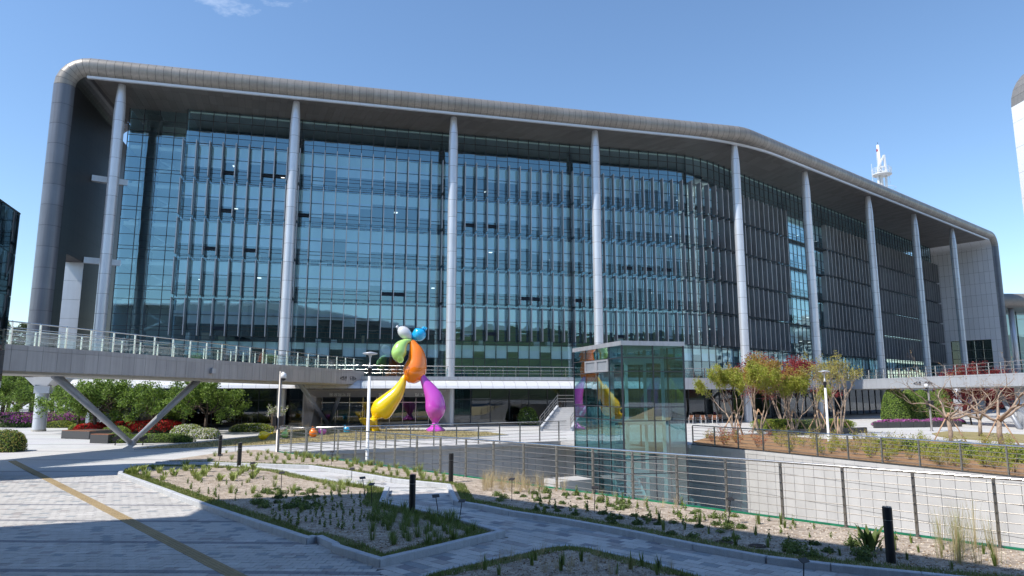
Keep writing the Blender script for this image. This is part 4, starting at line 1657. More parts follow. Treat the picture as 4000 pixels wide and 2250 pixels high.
for o in (0.12, BW - 0.12):
    br_ = empty('balustrade', X3(bp(20, o), bz(20)), parent=bridge)
    po, gg = [], []
    t = 0.4
    while t < BLEN - 0.3:
        m_ = MB().box(X3(bp(t, o), bz(t) - .02), 0.05, 0.09, 1.08, (bd.x, bd.y))
        m_.tube([X3(bp(t, o), bz(t) + 1.05), X3(bp(t, o), bz(t) + 1.13)], [0.05, 0.02], 8)
        po.append((m_.v, m_.f, 0))
        if t + 1.4 < BLEN:
            vs = [tuple(X3(bp(x, o), bz(x) + h)) for x, h in ((t + .06, .08), (t + 1.34, .08), (t + 1.34, .72), (t + .06, .72))]
            gg.append((vs, [(0, 1, 2, 3)], 0))
        t += 1.4
    pieces('baluster_post', po, [M_STEEL], br_)
    pieces('glass_panel', gg, [M_GLASSR], br_)
    for h, r_ in ((1.08, 0.032), (0.80, 0.018), (0.52, 0.018)):
        MB().tube([X3(bp(0, o), bz(0) + h), X3(bp(BLEN, o), bz(BLEN) + h)], r_, 8).build('rail', M_STEEL, br_, smooth=True)


def strut_pair(foot, t_l, t_r, vert=None):
    f = Vector(foot)
    for t in (t_l, t_r):
        top = X3(bp(t, BW * 0.45), bz(t) - 1.3)
        m_ = MB().tube([f + (top - f) * 0.02 + Vector((0, 0, 0.1)), top], [0.15, 0.21], 14)
        o = m_.build('strut', M_STRUT, bridge, smooth=True)
        dr = (top - f).normalized()
        sdv = dr.cross(Vector((0, 0, 1))).normalized()
        upv = sdv.cross(dr)
        m2 = MB().bar(f + upv * 0.15 + dr * 0.5, top + upv * 0.21 - dr * .2, 0.10, 0.10, up=tuple(upv))
        m2.build('spine', M_CONC, o)
        MB().box(top + Vector((0, 0, -0.06)), 0.6, 0.6, 0.14, (bd.x, bd.y)).build('cap_plate', M_STRUT, bridge)
    MB().lathe([(0.32, 0), (0.30, 0.05), (0.2, 0.28), (0.14, 0.34)], f, 14).build('foot', M_STRUT, bridge)


FT1 = X3(bp(21.5, BW * 0.45), -0.02)
FT1 = G(512, 1737) + Vector((0, 0, -0.02))
strut_pair(FT1, 15.4, 25.6)
FT2 = G(1285, 1664) + Vector((0, 0, -0.02))
strut_pair(FT2, 37.0, 43.6)
m_ = MB().box(G(1240, 1664) + Vector((0, 0, -.02)), 0.55, 0.55, 3.9)
m_.build('support_post', M_ALU2, bridge)
text_part('direction_lettering', '≪별관    도청≫', 0.42, M_LETD, bridge, X3(bp(41.3, -0.03), bz(41.3) - 0.88), bd, V2(bd.y, -bd.x))
# small lamp box on the fascia
MB().box(X3(bp(24.6, -0.14), bz(24.6) - 0.88), 0.34, 0.2, 0.3, (bd.x, bd.y)).build('lamp_box', M_ALU, bridge)
# uplighters beside the strut foot
for sx in (-1, 1):
    u = empty('floodlight', FT1 + Vector((sx * 0.85, -0.25, 0)), 'black floodlight on the paving %s of the slanted strut foot' % ('left' if sx < 0 else 'right'), 'floodlight', 'floodlights at the strut foot')
    b0 = FT1 + Vector((sx * 0.85, -0.25, 0))
    MB().bar(b0 + Vector((-0.16, 0, .34)), b0 + Vector((0.16, 0.1, .50)), 0.3, 0.22).build('head', M_BLACK, u)
    MB().bar(b0 + Vector((0, 0, 0)), b0 + Vector((0, 0.03, .36)), 0.05, 0.05).build('bracket', M_BLACK, u)

# ------------------------------------------------------------------ right footbridge
RA, RB = V2(41.2, 84.5), V2(45.2, 46.0)
rd = (RB - RA).normalized()
rl = V2(-rd.y, rd.x)
if rl.x < 0: rl = -rl
RLEN = (RB - RA).length
rbr = empty('footbridge', X3(RA + rd * 20 + rl * 2, 0), 'pale footbridge crossing behind the bare trees at the right edge', 'footbridge')
def rz(t): return lerp(4.62, 4.95, t / RLEN)
items = []
k = 44
for i in range(k):
    t0, t1 = RLEN * i / k + .01, RLEN * (i + 1) / k - .01
    for h0, h1 in ((-0.16, 0.0), (-1.12, -0.172)):
        m_ = MB().add([X3(RA + rd * t + rl * oo, rz(t) + h) for h in (h0, h1) for t, oo in ((t0, 0.0), (t1, 0.0), (t1, .05), (t0, .05))], BOXF)
        items.append((m_.v, m_.f, 0))
pieces('fascia_panel', items, [M_ALU2], rbr)
mb = MB()
mb.add([X3(RA + rd * t + rl * oo, rz(t) + h) for h in (-1.2, -.03) for t, oo in ((0, .06), (RLEN, .06), (RLEN, 4.2), (0, 4.2))], BOXF)
mb.build('deck', M_CONC, rbr)
po = []
for i in range(28):
    t = 0.5 + i * 1.36
    po.append(boxitem(X3(RA + rd * t + rl * .2, rz(t) - .03), 0.05, 0.08, 1.05, (rd.x, rd.y)))
pieces('baluster_post', po, [M_STEEL], rbr)
for h in (1.05, .72, .4):
    MB().tube([X3(RA + rl * .2, rz(0) + h), X3(RB + rl * .2, rz(RLEN) + h)], 0.025, 8).build('rail', M_STEEL, rbr, smooth=True)
for px, py in ((3965, 1673), (3720, 1640)):
    p = G(px, py)
    MB().lathe([(0.42, 0), (0.42, 3.75)], (p.x + 0.8, p.y, -0.02), 20).build('pier', M_ALU2, rbr, smooth=True)
p = G(3950, 1676)
MB().tube([(p.x + .6, p.y - .3, 0), (p.x + 2.2, p.y + 4.5, 3.75)], 0.2, 12).build('strut', M_STRUT, rbr, smooth=True)
text_part('direction_lettering', '≪도청    의회≫', 0.44, M_LETD, rbr, X3(RA + rd * 13.8 - rl * .02, rz(13) - .82), rd, -rl)

# ------------------------------------------------------------------ dark glass stair tower at the left edge
C1 = V2(-21.7, 29.0)
tw = V2(0.33, -0.944); tq = V2(-0.944, -0.33)
tower = empty('glass_tower', X3(C1 + tw * 2 + tq * 2, 0), 'small dark glass tower cut by the left edge of the picture', 'tower')
ZT = AT(80, 838, C1.y).z
q = [C1, C1 + tw * 4.2, C1 + tw * 4.2 + tq * 4, C1 + tq * 4]
qi = [p + ((C1 + tw * 2.1 + tq * 2) - p) * 0.03 for p in q]
MB().prism([(p.x, p.y) for p in qi], 0, ZT - .05).build('core', mat('tower interior', (0.02, 0.02, 0.018), 0.6), tower)
items, fr2 = [], []
for a, b in ((q[1], q[0]), (q[0], q[3]), (q[3], q[2]), (q[2], q[1])):
    for i in range(3):
        for j in range(6):
            z0, z1 = ZT * j / 6, ZT * (j + 1) / 6
            p0, p1 = a.lerp(b, i / 3), a.lerp(b, (i + 1) / 3)
            dd = (p1 - p0).normalized() * 0.012
            tl = random.uniform(-.002, .002)
            nn_ = V2(dd.y, -dd.x).normalized() * tl
            vs = [X3(p0 + dd + nn_, z0 + .012), X3(p1 - dd - nn_, z0 + .012), X3(p1 - dd + nn_ * .5, z1 - .012), X3(p0 + dd - nn_ * .5, z1 - .012)]
            items.append(([tuple(v) for v in vs], [(0, 1, 2, 3)], 0))
pieces('glass_pane', items, [M_GLASSK], tower)
mb = MB()
qc = [p - ((C1 + tw * 2.1 + tq * 2) - p) * 0.005 for p in q]
mb.prism([(p.x, p.y) for p in qc], ZT - 0.0, ZT + 0.06)
mb.build('roof_edge', M_BLACK, tower)

# ------------------------------------------------------------------ office block the photograph is taken from (behind the eye, throws the foreground shade)
H0 = 18.0
sh = H0 / math.tan(SUN_EL)
offv = SUN_H * sh
KC = V2(-2.1, 22.9)
le = V2(-0.95, -0.31)
l2 = V2(0.755, -0.656)
rp = [KC, KC + l2 * 75, KC + l2 * 75 + V2(-30, -40), V2(-60, -60), V2(-60, -1.5), V2(-12.8, 17.2), V2(-8.5, 18.75), V2(-8.75, 20.95)]
rp = [p + offv for p in rp]
blk = empty('office_block', X3(rp[0], 0), 'office block behind the viewer whose deep roof shades the foreground', 'building')
MB().prism([(p.x, p.y) for p in rp], H0 - 0.25, H0).build('roof', M_WHITE, blk)
back = V2(-0.656, -0.755) * 7.0
wp = [rp[0] + back, rp[1] + back, rp[2], V2(-75, -60), rp[0] + back + V2(-40, -14)]
MB().prism([(p.x, p.y) for p in wp], 0, H0 - 0.26).build('wall', mat('block facade', (0.16, 0.17, 0.18), 0.5, var=0.1), blk)
items = []
d_ = l2
nrm = -back.normalized()
for i in range(38):
    for j in range(4):
        p0, p1 = wp[0] + d_ * (1 + i * 1.9) + nrm * .03, wp[0] + d_ * (1 + i * 1.9 + 1.7) + nrm * .03
        vs = [tuple(X3(p0, 0.6 + j * 4.0)), tuple(X3(p1, 0.6 + j * 4.0)), tuple(X3(p1, 4.2 + j * 4.0)), tuple(X3(p0, 4.2 + j * 4.0))]
        items.append((vs, [(3, 2, 1, 0), (0, 1, 2, 3)], 0))
pieces('window', items, [mat('dark window', (0.03, 0.05, 0.06), 0.08, spec=0.8)], blk)
# pale apartment towers off to the right, mirrored in the right wing
APL = ('pale apartment tower nearest the right wing, out of frame', 'second pale apartment tower off to the right', 'middle pale apartment tower off to the right', 'fourth pale apartment tower off to the right', 'farthest pale apartment tower off to the right')
for i, (x, y, w_, h_) in enumerate(((215, 112, 20, 34), (232, 138, 20, 30), (250, 165, 22, 36), (245, 92, 22, 38), (270, 200, 22, 34))):
    ap = empty('apartment_tower', (x, y, 0), APL[i], 'building', 'apartment towers off to the right')
    ax = V2(0.25, 0.97).normalized(); ay = V2(-ax.y, ax.x)
    MB().box((x, y, 0), w_, 14, h_, (ax.x, ax.y)).build('wall', mat('apartment wall', (0.68, 0.67, 0.64), 0.8), ap)
    m_ = MB()
    for sgn in (1, -1):
        for r in range(int(h_ / 3)):
            for c in range(6):
                cpt = V2(x, y) + ax * ((c - 2.5) * w_ / 6.4) + ay * (7.02 * sgn)
                m_.box(X3(cpt, r * 3 + 1), w_ / 9, 0.1, 1.7, (ax.x, ax.y))
    m_.build('windows', mat('apartment window', (0.05, 0.07, 0.09), 0.2), ap)
# wooded hill behind the viewer, rising to the right
hv, hf = [], []
NX, NY = 36, 7
for j in range(NY):
    for i in range(NX):
        x = -260 + i * 18
        y = -95 - j * 30 + max(0, x - 60) * 0.35
        e1 = max(0.0, min(1.0, (x - 30) / 90.0)); e1 = e1 * e1 * (3 - 2 * e1)
        z = math.sin(j / (NY - 1) * math.pi / 2) * (4 + 36 * e1 + 2 * math.sin(i * 0.9) * (1 + e1) + 1.2 * math.sin(i * 2.1))
        hv.append((x, y, z - 1))
for j in range(NY - 1):
    for i in range(NX - 1):
        a = j * NX + i
        hf.append((a, a + NX, a + NX + 1, a + 1))
hill = link_mesh('hill', mesh_of('hill', hv, hf, [mat('wooded hill', (0.03, 0.05, 0.02), 0.95, col2=(0.07, 0.10, 0.035), vscale=0.12)], smooth=True))
tag(hill, 'low wooded hill behind the viewer', 'hill', kind='structure')

# ------------------------------------------------------------------ neighbouring buildings at the right
nb = empty('council_building', (54, 58, 0), 'white curved building cut by the upper right edge of the picture', 'building')
# tall leg with rounded shoulder: sunlit white wall, grey corner above
E0 = AT(3958, 520, 76.0)
prof = []
w0 = AT(3990, 1050, 76.0)
R_ = 5.6
zt = AT(3985, 300, 76.0).z + 2.2
items = []
xb = lambda z: 45.6
arc_c = (AT(3950, 420, 76).x + R_, AT(3950, 420, 76).z)
x_out = arc_c[0] - R_
prof = [(x_out, 0.0)]
zz = [4 + 3.05 * i for i in range(40) if 4 + 3.05 * i < arc_c[1]]
cur = [(x_out, z) for z in [0] + zz + [arc_c[1]]]
for k in range(1, 9):
    g = k / 8 * math.pi / 2
    cur.append((arc_c[0] - R_ * math.cos(g), arc_c[1] + R_ * math.sin(g)))
cur.append((arc_c[0] + 30, arc_c[1] + R_))
for i in range(len(cur) - 1):
    (xa, za), (xc, zc) = cur[i], cur[i + 1]
    dx, dz = xc - xa, zc - za
    l = math.hypot(dx, dz)
    nx, nz = dz / l, -dx / l
    e_ = 0.015
    vs = []
    for y in (46.0, 76.0):
        vs += [(xa + dx / l * e_, y, za + dz / l * e_), (xc - dx / l * e_, y, zc - dz / l * e_), (xc - dx / l * e_ + nx * 1.6, y, zc + nz * 1.6), (xa + dx / l * e_ + nx * 1.6, y, za + nz * 1.6)]
    items.append((vs, BOXF, 0 if za < arc_c[1] - 1 else 1))
pieces('cladding_panel', items, [M_WHITE, M_NOSE], nb)
MB().box((arc_c[0] + 18, 60, 0), 26, 14, arc_c[1] + 3).build('glazed_core', M_GLASSK, nb)

nb2 = empty('annex_building', (115, 125, 0), 'low glazed building with a rounded roof edge beyond the right end wall', 'building')
y0 = 128.0
zr = AT(3960, 1175, y0).z
mb = MB()
pr = []
for k in range(9):
    g = math.pi / 2 - math.pi * k / 8
    pr.append((y0 - 1.4 * math.cos(g), zr + 1.4 * math.sin(g)))
vs = []
xs = [AT(3860, 1200, y0).x, 190]
for x in xs:
    vs += [(x, y, z) for y, z in pr]
mb.add(vs, [(k, k + 1, 9 + k + 1, 9 + k)[::-1] for k in range(8)])
mb.build('roof_edge', M_NOSE, nb2, smooth=True)
MB().prism([(xs[0], y0), (xs[1], y0), (xs[1], y0 + 20), (xs[0], y0 + 20)], zr - 1.4, zr + 1.39).build('roof', M_SOFF, nb2)
items, mul = [], []
zl = [4.6, 7.8, 11.0, 14.2, 17.4, zr - 1.4]
zl = [z for z in zl if z < zr - 1.3]
x = xs[0]
while x < 150:
    for a, b in zip(zl[:-1], zl[1:]):
        items.append(([(x + .05, y0 + 6, a + .05), (x + 2.35, y0 + 6, a + .05), (x + 2.35, y0 + 6, b - .05), (x + .05, y0 + 6, b - .05)], [(0, 1, 2, 3)], 0))
    mul.append(boxitem((x, y0 + 6, 4.6), 0.12, 0.2, zl[-1] - 4.6))
    x += 2.4
pieces('glass_pane', items, [M_GLASS], nb2)
pieces('mullion', mul, [M_MULL], nb2)
MB().prism([(xs[0], y0 + 9), (150, y0 + 9), (150, y0 + 9.3), (xs[0], y0 + 9.3)], 0, zr - 1.5).build('inner_wall', M_SPAND, nb2)
for x in (xs[0] + 5, xs[0] + 20):
    MB().lathe([(0.5, 4.6), (0.5, zr - 1.4)], (x, y0 + 1, 0), 16).build('column', M_ALU2, nb2, smooth=True)
MB().prism([(xs[0] - 12, y0 - 3), (190, y0 - 3), (190, y0 + 20), (xs[0] - 12, y0 + 20)], 0, 4.6).build('podium', M_ALU, nb2)

# ------------------------------------------------------------------ antenna mast on the roof
YM = 112.0
def am(px, py): return AT(px, py, YM)
mast = empty('antenna_mast', am(3450, 740), 'white lattice antenna mast with a round railed platform on the roof', 'antenna mast')
b0 = am(3450, 740)
tz = am(3441, 567).z
MB().tube([(b0.x - .1, YM, b0.z - 2), (b0.x - .3, YM, tz)], [0.32, 0.22], 10).build('pole', M_WHITE, mast, smooth=True)
MB().tube([(b0.x - .3, YM, tz), (b0.x - .3, YM, tz + 0.5)], 0.03, 6).build('lightning_rod', M_BLACK, mast)
zp = am(3450, 684).z
MB().lathe([(1.2, -0.18), (1.55, 0), (1.55, 0.12), (1.2, 0.12)], (b0.x, YM, zp), 24).build('platform', M_WHITE, mast)
rl_ = empty('platform_rail', (b0.x, YM, zp), parent=mast)
for k in range(16):
    a = 2 * math.pi * k / 16
    MB().tube([(b0.x + 1.5 * math.cos(a), YM + 1.5 * math.sin(a), zp + .1), (b0.x + 1.5 * math.cos(a), YM + 1.5 * math.sin(a), zp + 1.15)], 0.025, 5).build('post', M_WHITE, rl_)
for h in (0.4, 0.65, 0.9, 1.15):
    MB().tube([(b0.x + 1.5 * math.cos(a), YM + 1.5 * math.sin(a), zp + h) for a in [2 * math.pi * k / 24 for k in range(25)]], 0.025, 5).build('rail', M_WHITE, rl_)
for x0, x1, zb, ztp in ((b0.x - .85, b0.x - .85, zp, zp + 1.3), (b0.x + .45, b0.x + .35, zp, am(3457, 609).z)):
    MB().bar((x0, YM - .5, zb), (x1, YM - .5, ztp), 0.28, 0.28).build('leg', M_WHITE, mast)
MB().bar((b0.x - .8, YM - .5, zp + 1.2), (b0.x + .3, YM - .5, am(3457, 612).z), 0.24, 0.24).build('brace', M_WHITE, mast)
MB().bar((b0.x - .85, YM - .5, zp + 1.3), (b0.x + .45, YM - .5, zp + 1.3), 0.2, 0.2).build('brace', M_WHITE, mast)
MB().bar((b0.x - .85, YM - .5, zp + 1.0), (b0.x + .45, YM - .5, zp), 0.2, 0.2).build('brace', M_WHITE, mast)
m_ = MB()
lx = am(3432, 640).x
for k in range(14):
    m_.bar((lx - .2, YM, zp + .3 + k * .2), (lx + .2, YM, zp + .3 + k * .2), 0.05, 0.05)
for s_ in (-.2, .2): m_.bar((lx + s_, YM, zp), (lx + s_, YM, am(3432, 595).z), 0.06, 0.06)
m_.build('ladder', M_WHITE, mast)
MB().lathe([(0.14, 0), (0.18, .15), (0.18, .4), (0.1, .5)], (lx, YM, am(3432, 593).z), 10).build('warning_lamp', mat('red lamp glass', (0.35, 0.01, 0.02), 0.3), mast)
for px in (3408, 3475):
    p = am(px, 690)
    MB().tube([(p.x, YM, zp - 1.5), (p.x, YM, zp + 2.0)], 0.03, 5).build('whip_antenna', M_WHITE, mast)
for x_ in (-.7, .7):
    MB().tube([(b0.x + x_, YM, zp - .1), (b0.x + x_ * .8, YM, zp - 3.9)], 0.2, 8).build('lower_leg', M_WHITE, mast)
MB().lathe([(1.75, 0), (1.75, .1)], (b0.x + .3, YM, zp - 3.3), 20).build('lower_platform', M_WHITE, mast)
MB().tube([(b0.x + .3 + 1.7 * math.cos(a), YM + 1.7 * math.sin(a), zp - 2.4) for a in [2 * math.pi * k / 24 for k in range(25)]], 0.03, 5).build('lower_rail', M_WHITE, mast)

# ------------------------------------------------------------------ stair by the lift
st = empty('stone_stair', G(2160, 1681), 'pale stone stair with steel handrails left of the glass lift tower', 'stair')
s0_ = G(2118, 1683)
sdir = V2(0.42, 0.91).normalized()
sside = V2(1, 0.05).normalized()
items = []
base = V2(s0_.x, s0_.y)
for k in range(11):
    p = base + sdir * (0.36 * k)
    q = [p, p + sside * 2.3, p + sside * 2.3 + sdir * 0.40, p + sdir * 0.40]
    m_ = MB().prism([(v.x, v.y) for v in q], -0.02, 0.165 * (k + 1))
    items.append((m_.v, m_.f, 0))
pieces('step', items, [M_GRAN], st)
p = base + sdir * 3.96
q = [p, p + sside * 4.5, p + sside * 4.5 + sdir * 1.6, p + sdir * 1.6]
MB().prism([(v.x, v.y) for v in q], -0.02, 1.81).build('landing', M_GRAN, st)
for o in (-0.14, 2.44):
    a, b = base + sside * o - sdir * .1, base + sside * o + sdir * 4.0
    m_ = MB()
    dd = sside * 0.1
    m_.add([X3(v, z) for v, z in ((a - dd, -.02), (a + dd, -.02), (b + dd, -.02), (b - dd, -.02), (a - dd, .25), (a + dd, .25), (b + dd, 2.02), (b - dd, 2.02))], BOXF)
    m_.build('cheek_wall', M_KERB, st)
    hr = empty('handrail', X3(a, .2), parent=st)
    for h in (0.35, 0.62, 0.9):
        MB().tube([X3(a, .25 + h), X3(b, 2.0 + h), X3(b + sside * 1.5, 2.0 + h)], 0.028, 8).build('rail', M_STEELD, hr)
    for u in (0, .25, .5, .75, 1):
        v = a.lerp(b, u)
        z = lerp(.22, 2.0, u)
        MB().box(X3(v, z), 0.06, 0.06, 0.92).build('post', M_STEELD, hr)

# ------------------------------------------------------------------ lamp posts and camera poles
def lamp_post(base, h, label):
    o = empty('lamp_post', base, label, 'lamp post', 'white lamp posts with disc heads')
    b = Vector(base)
    MB().lathe([(0.09, 0), (0.09, .12), (0.075, .14), (0.072, h - 1.15)], b, 16).build('post', M_WHITE, o, smooth=True)
    MB().lathe([(0.08, h - 1.15), (0.08, h - .98), (0.105, h - .96), (0.105, h - .78), (0.085, h - .76)], b, 16).build('sleeve', M_BLACK, o)
    MB().lathe([(0.085, h - .76), (0.05, h - .66), (0.035, h - .5), (0.04, h - .3), (0.09, h - .16)], b, 14).build('neck', M_WHITE, o, smooth=True)
    MB().lathe([(0.06, h - .17), (0.30, h - .13), (0.36, h - .09), (0.33, h - .06), (0.12, h - .02), (0.05, h)], b, 24).build('head', M_ALU2, o, smooth=True)
    return o


lamp_post(G(1433, 1806), 5.15, 'white lamp post with a disc head in front of the balloon sculpture')
lamp_post(G(3238, 1727), 4.65, 'white lamp post with a disc head among the staked trees at right')


def camera_pole(base, h, label, box_z, flip=1):
    o = empty('camera_pole', base, label, 'camera pole', 'surveillance camera poles')
    b = Vector(base)
    MB().lathe([(0.16, 0), (0.16, .03), (0.085, .05), (0.08, h)], b, 14).build('pole', M_STEELD, o, smooth=True)
    MB().box(b + Vector((-0.17, -.05, box_z)), 0.2, 0.22, 0.5).build('control_box', M_BLACK, o)
    MB().box(b + Vector((0.17, -.05, box_z)), 0.2, 0.22, 0.5).build('control_box', M_BLACK, o)
    c = empty('camera', b + Vector((0.2 * flip, -.12, h - .35)), parent=o)
    MB().lathe([(0.02, .3), (0.13, .27), (0.15, .12), (0.14, 0)], b + Vector((0.2 * flip, -.12, h - .38)), 14).build('housing', M_WHITE, c, smooth=True)
    MB().lathe([(0.12, 0), (0.11, -.08), (0.05, -.14)], b + Vector((0.2 * flip, -.12, h - .38)), 14).build('dome', M_BLACK, c, smooth=True)
    MB().bar(b + Vector((0, 0, h - .06)), b + Vector((0.22 * flip, -.12, h - .06)), .05, .05).build('arm', M_WHITE, c)


camera_pole(G(1081, 1771), 4.35, 'steel pole with a white dome camera at the left end of the railing', 1.45)
camera_pole(G(3640, 1683), 3.95, 'grey camera pole in front of the clipped cone shrubs', 2.0, -1)

# ------------------------------------------------------------------ bollards
lab = {857: 'far bollard light on the paving left of the lamp post', 933: 'bollard light at the left tip of the gravel bed', 1761: 'bollard light with a pale cap beside the long steel railing',
       1609: 'black bollard light standing in the shaded grass of the left bed', 3482: 'nearest black bollard light at the lower right'}
for px, py in ((857, 1784), (933, 1826), (1761, 1888), (1609, 2012), (3482, 2204)):
    b = G(px, py, 0.06)
    o = empty('bollard', b, lab[px], 'bollard', 'black bollard lights along the path')
    MB().lathe([(0.085, 0), (0.085, 0.80)], b, 20).build('shaft', M_BLACK, o, smooth=False)
    MB().lathe([(0.087, 0.81), (0.087, 1.03), (0.08, 1.045)], b, 20).build('cap', M_BLACK, o)
    MB().lathe([(0.082, 1.0451), (0.082, 1.052)], b, 20).build('lid', M_STEEL, o)
    MB().lathe([(0.075, 0.80), (0.075, 0.81)], b, 16, cap=False).build('light_gap', M_WHITE, o)

# ------------------------------------------------------------------ small plant name plates on stakes
PL = [((1718, 2043), (1702, 1938), 'in the shaded grass by the garden path, left of a pair'), ((1793, 2041), (1805, 1957), 'leaning right beside the garden path'), ((1453, 1981), (1451, 1892), 'at the right end of the left bed'),
      ((1428, 1948), (1416, 1867), 'thin one leaning left behind the left bed'), ((1373, 1876), (1375, 1832), 'on the far side of the narrow white path'), ((1097, 1927), (1101, 1847), 'in the sunny left bed among low plants'),
      ((1294, 1818), (1298, 1764), 'close to the left end of the long railing'), ((2321, 2010), (2325, 1905), 'in front of the glass lift tower'), ((2845, 2052), (2853, 1950), 'by the railing right of the glass lift tower'),
      ((3139, 2262), (3140, 2190), 'at the bottom edge right of the centre'), ((849, 1826), (861, 1778), 'beside the bollard at the left tip of the bed'), ((919, 1766), (919, 1727), 'on the dry lawn behind the far bollard'), ((1999, 1962), (2000, 1872), 'among the pale dry grass by the railing'), ((988, 1876), (988, 1809), 'between the left bed plants and the far bed')]
M_PLATE = mat('dark bronze plate', (0.03, 0.025, 0.02), 0.35)
for (bx, by), (tx, ty), where in PL:
    b = G(bx, by, 0.06)
    t = AT(tx, ty, b.y)
    o = empty('plant_label', b, 'plant label stake ' + where, 'plant label', 'plant name labels on stakes')
    MB().tube([b, t], 0.011, 6).build('stake', M_BLACK, o)
    r_ = random.uniform(-0.5, 0.5)
    MB().bar(t + Vector((-.09 * math.cos(r_), -.09 * math.sin(r_), 0.0)), t + Vector((.09 * math.cos(r_), .09 * math.sin(r_), .01)), 0.11, 0.012, up=(0, -0.5, .85)).build('plate', M_PLATE, o)
# ------------------------------------------------------------------ balloon sculpture
def paint(name, col):
    return mat(name, col, 0.22, 0.0, coat=1.0, spec=0.5)


P_Y, P_P, P_O = paint('yellow gloss', (0.95, 0.66, 0.005)), paint('magenta gloss', (0.58, 0.08, 0.55)), paint('orange gloss', (0.95, 0.22, 0.005))
P_G, P_B, P_W = paint('lime gloss', (0.45, 0.75, 0.20)), paint('blue gloss', (0.01, 0.42, 0.80)), paint('pearl gloss', (0.62, 0.63, 0.66))
YS = G(1700, 1686).y


def sp(x, y, dy=0.0):
    """sculpture sketch coordinates to the world"""
    return AT(1350 + x / 3.22, 1250 + y / 3.22, YS + dy)


SC = YS / FPX / 3.22 * 1.02


def smooth_path(q, n=7):
    """Catmull-Rom through (x, y, r, dy) control points"""
    out = []
    Q = [q[0]] + list(q) + [q[-1]]
    for i in range(1, len(Q) - 2):
        p0, p1, p2, p3 = Q[i - 1], Q[i], Q[i + 1], Q[i + 2]
        for k in range(n):
            t = k / n
            out.append(tuple(0.5 * (2 * b + (c - a) * t + (2 * a - 5 * b + 4 * c - d) * t * t + (3 * b - a - 3 * c + d) * t ** 3) for a, b, c, d in zip(p0, p1, p2, p3)))
    out.append(tuple(Q[-2]))
    return out


def blob(name, q, mtl, parent, n=28):
    pth = smooth_path(q)
    return MB().tube([sp(x, y, dy) for x, y, r, dy in pth], [max(0.01, r * SC) for x, y, r, dy in pth], n).build(name, mtl, parent, smooth=True)


fig = empty('balloon_sculpture', G(1580, 1687), 'tall striding figure of glossy coloured balloons on the lawn', 'sculpture')
body = blob('orange_body', [(822, 236, 8, 0), (830, 262, 30, 0), (850, 305, 50, 0), (885, 400, 92, 0), (898, 500, 116, 0), (878, 600, 140, 0), (848, 680, 134, 0), (820, 735, 96, 0), (796, 768, 48, 0), (786, 784, 8, 0)], P_O, fig)
blob('lime_arm', [(826, 252, 20, -.1), (800, 258, 24, -.15), (752, 278, 42, -.3), (700, 330, 76, -.5), (672, 400, 92, -.6), (672, 455, 80, -.65), (684, 500, 48, -.7), (692, 526, 24, -.75), (694, 540, 8, -.75)], P_G, fig)
mb = MB()
rg = [sp(692 + 42 * math.cos(a) * 0.9, 500 + 38 * math.sin(a), -1.15) for a in [2 * math.pi * k / 6 for k in range(7)]]
mb.tube(rg, 0.03, 6)
mb.build('balloon_lip', P_G, fig)
blob('pearl_head', [(822, 236, 6, 0), (808, 222, 32, 0), (775, 188, 62, 0), (735, 155, 72, 0), (698, 126, 60, 0), (672, 108, 34, 0), (662, 102, 8, 0)], P_W, fig)
blob('pearl_knot', [(664, 104, 7, 0), (658, 97, 9, 0), (648, 88, 17, 0), (660, 72, 10, 0)], P_W, fig)
blob('blue_head', [(818, 238, 6, .2), (846, 218, 40, .25), (895, 195, 78, .3), (938, 170, 84, .3), (968, 142, 60, .3), (982, 126, 26, .3)], P_B, fig)
kn = blob('blue_knot', [(982, 124, 20, .3), (988, 112, 36, .3), (996, 98, 26, .3), (1004, 92, 8, .3)], P_B, fig)
for k in range(7):
    a = k / 7 * math.pi * 2
    MB().tube([sp(980 + 22 * math.cos(a), 128 + 10 * math.sin(a), .3 + .3 * math.sin(a)), sp(994 + 34 * math.cos(a), 100 + 14 * math.sin(a), .3 + .4 * math.sin(a))], 0.035, 6).build('pleat', P_B, kn, smooth=True)
blob('yellow_leg', [(738, 690, 12, -.1), (730, 735, 34, -.1), (704, 810, 56, -.1), (648, 915, 86, -.1), (585, 990, 108, -.1), (520, 1060, 126, -.1), (455, 1125, 136, -.1), (408, 1172, 108, -.1), (382, 1215, 58, -.1), (372, 1240, 34, -.1)], P_Y, fig)
# flared yellow foot, pointing down to the left
mb = MB()
ring0, ring1, ring2 = [], [], []
NK = 20
tx, ty, nx_, ny_ = .81, .586, .586, -.81
def foot_ring(cx, cy, ra, rd, lift, wob):
    out = []
    for k in range(NK):
        a = 2 * math.pi * k / NK
        w1 = 1 + wob * math.sin(4 * a + 1)
        ca, sa = math.cos(a) * w1, math.sin(a) * w1
        out.append(sp(cx + tx * ra * ca + nx_ * lift * sa, cy + ty * ra * ca + ny_ * lift * sa, -.1 - rd * sa))
    return out
ring0 = foot_ring(372, 1240, 36, .42, 6, 0)
ring1 = foot_ring(340, 1285, 78, .75, 28, .06)
ring2 = foot_ring(302, 1322, 142, 1.05, 62, .08)
ring3 = [p + (sp(345, 1300) - p) * 0.22 for p in ring2]
hub = sp(352, 1282)
vs = ring0 + ring1 + ring2 + ring3 + [hub]
fs_ = []
for r_ in range(3):
    for k in range(NK):
        fs_.append((r_ * NK + k, r_ * NK + (k + 1) % NK, (r_ + 1) * NK + (k + 1) % NK, (r_ + 1) * NK + k))
for k in range(NK): fs_.append((3 * NK + k, 3 * NK + (k + 1) % NK, 4 * NK))
mb.add(vs, fs_)
foot = mb.build('yellow_foot', P_Y, fig, smooth=True)
for x, y in ((350, 1222), (372, 1216), (392, 1236)):
    blob('knot_fold', [(x - 18, y - 6, 6, -.3), (x, y, 13, -.45), (x + 14, y + 10, 6, -.3)], P_Y, foot, 10)
q = sp(392, 1408)
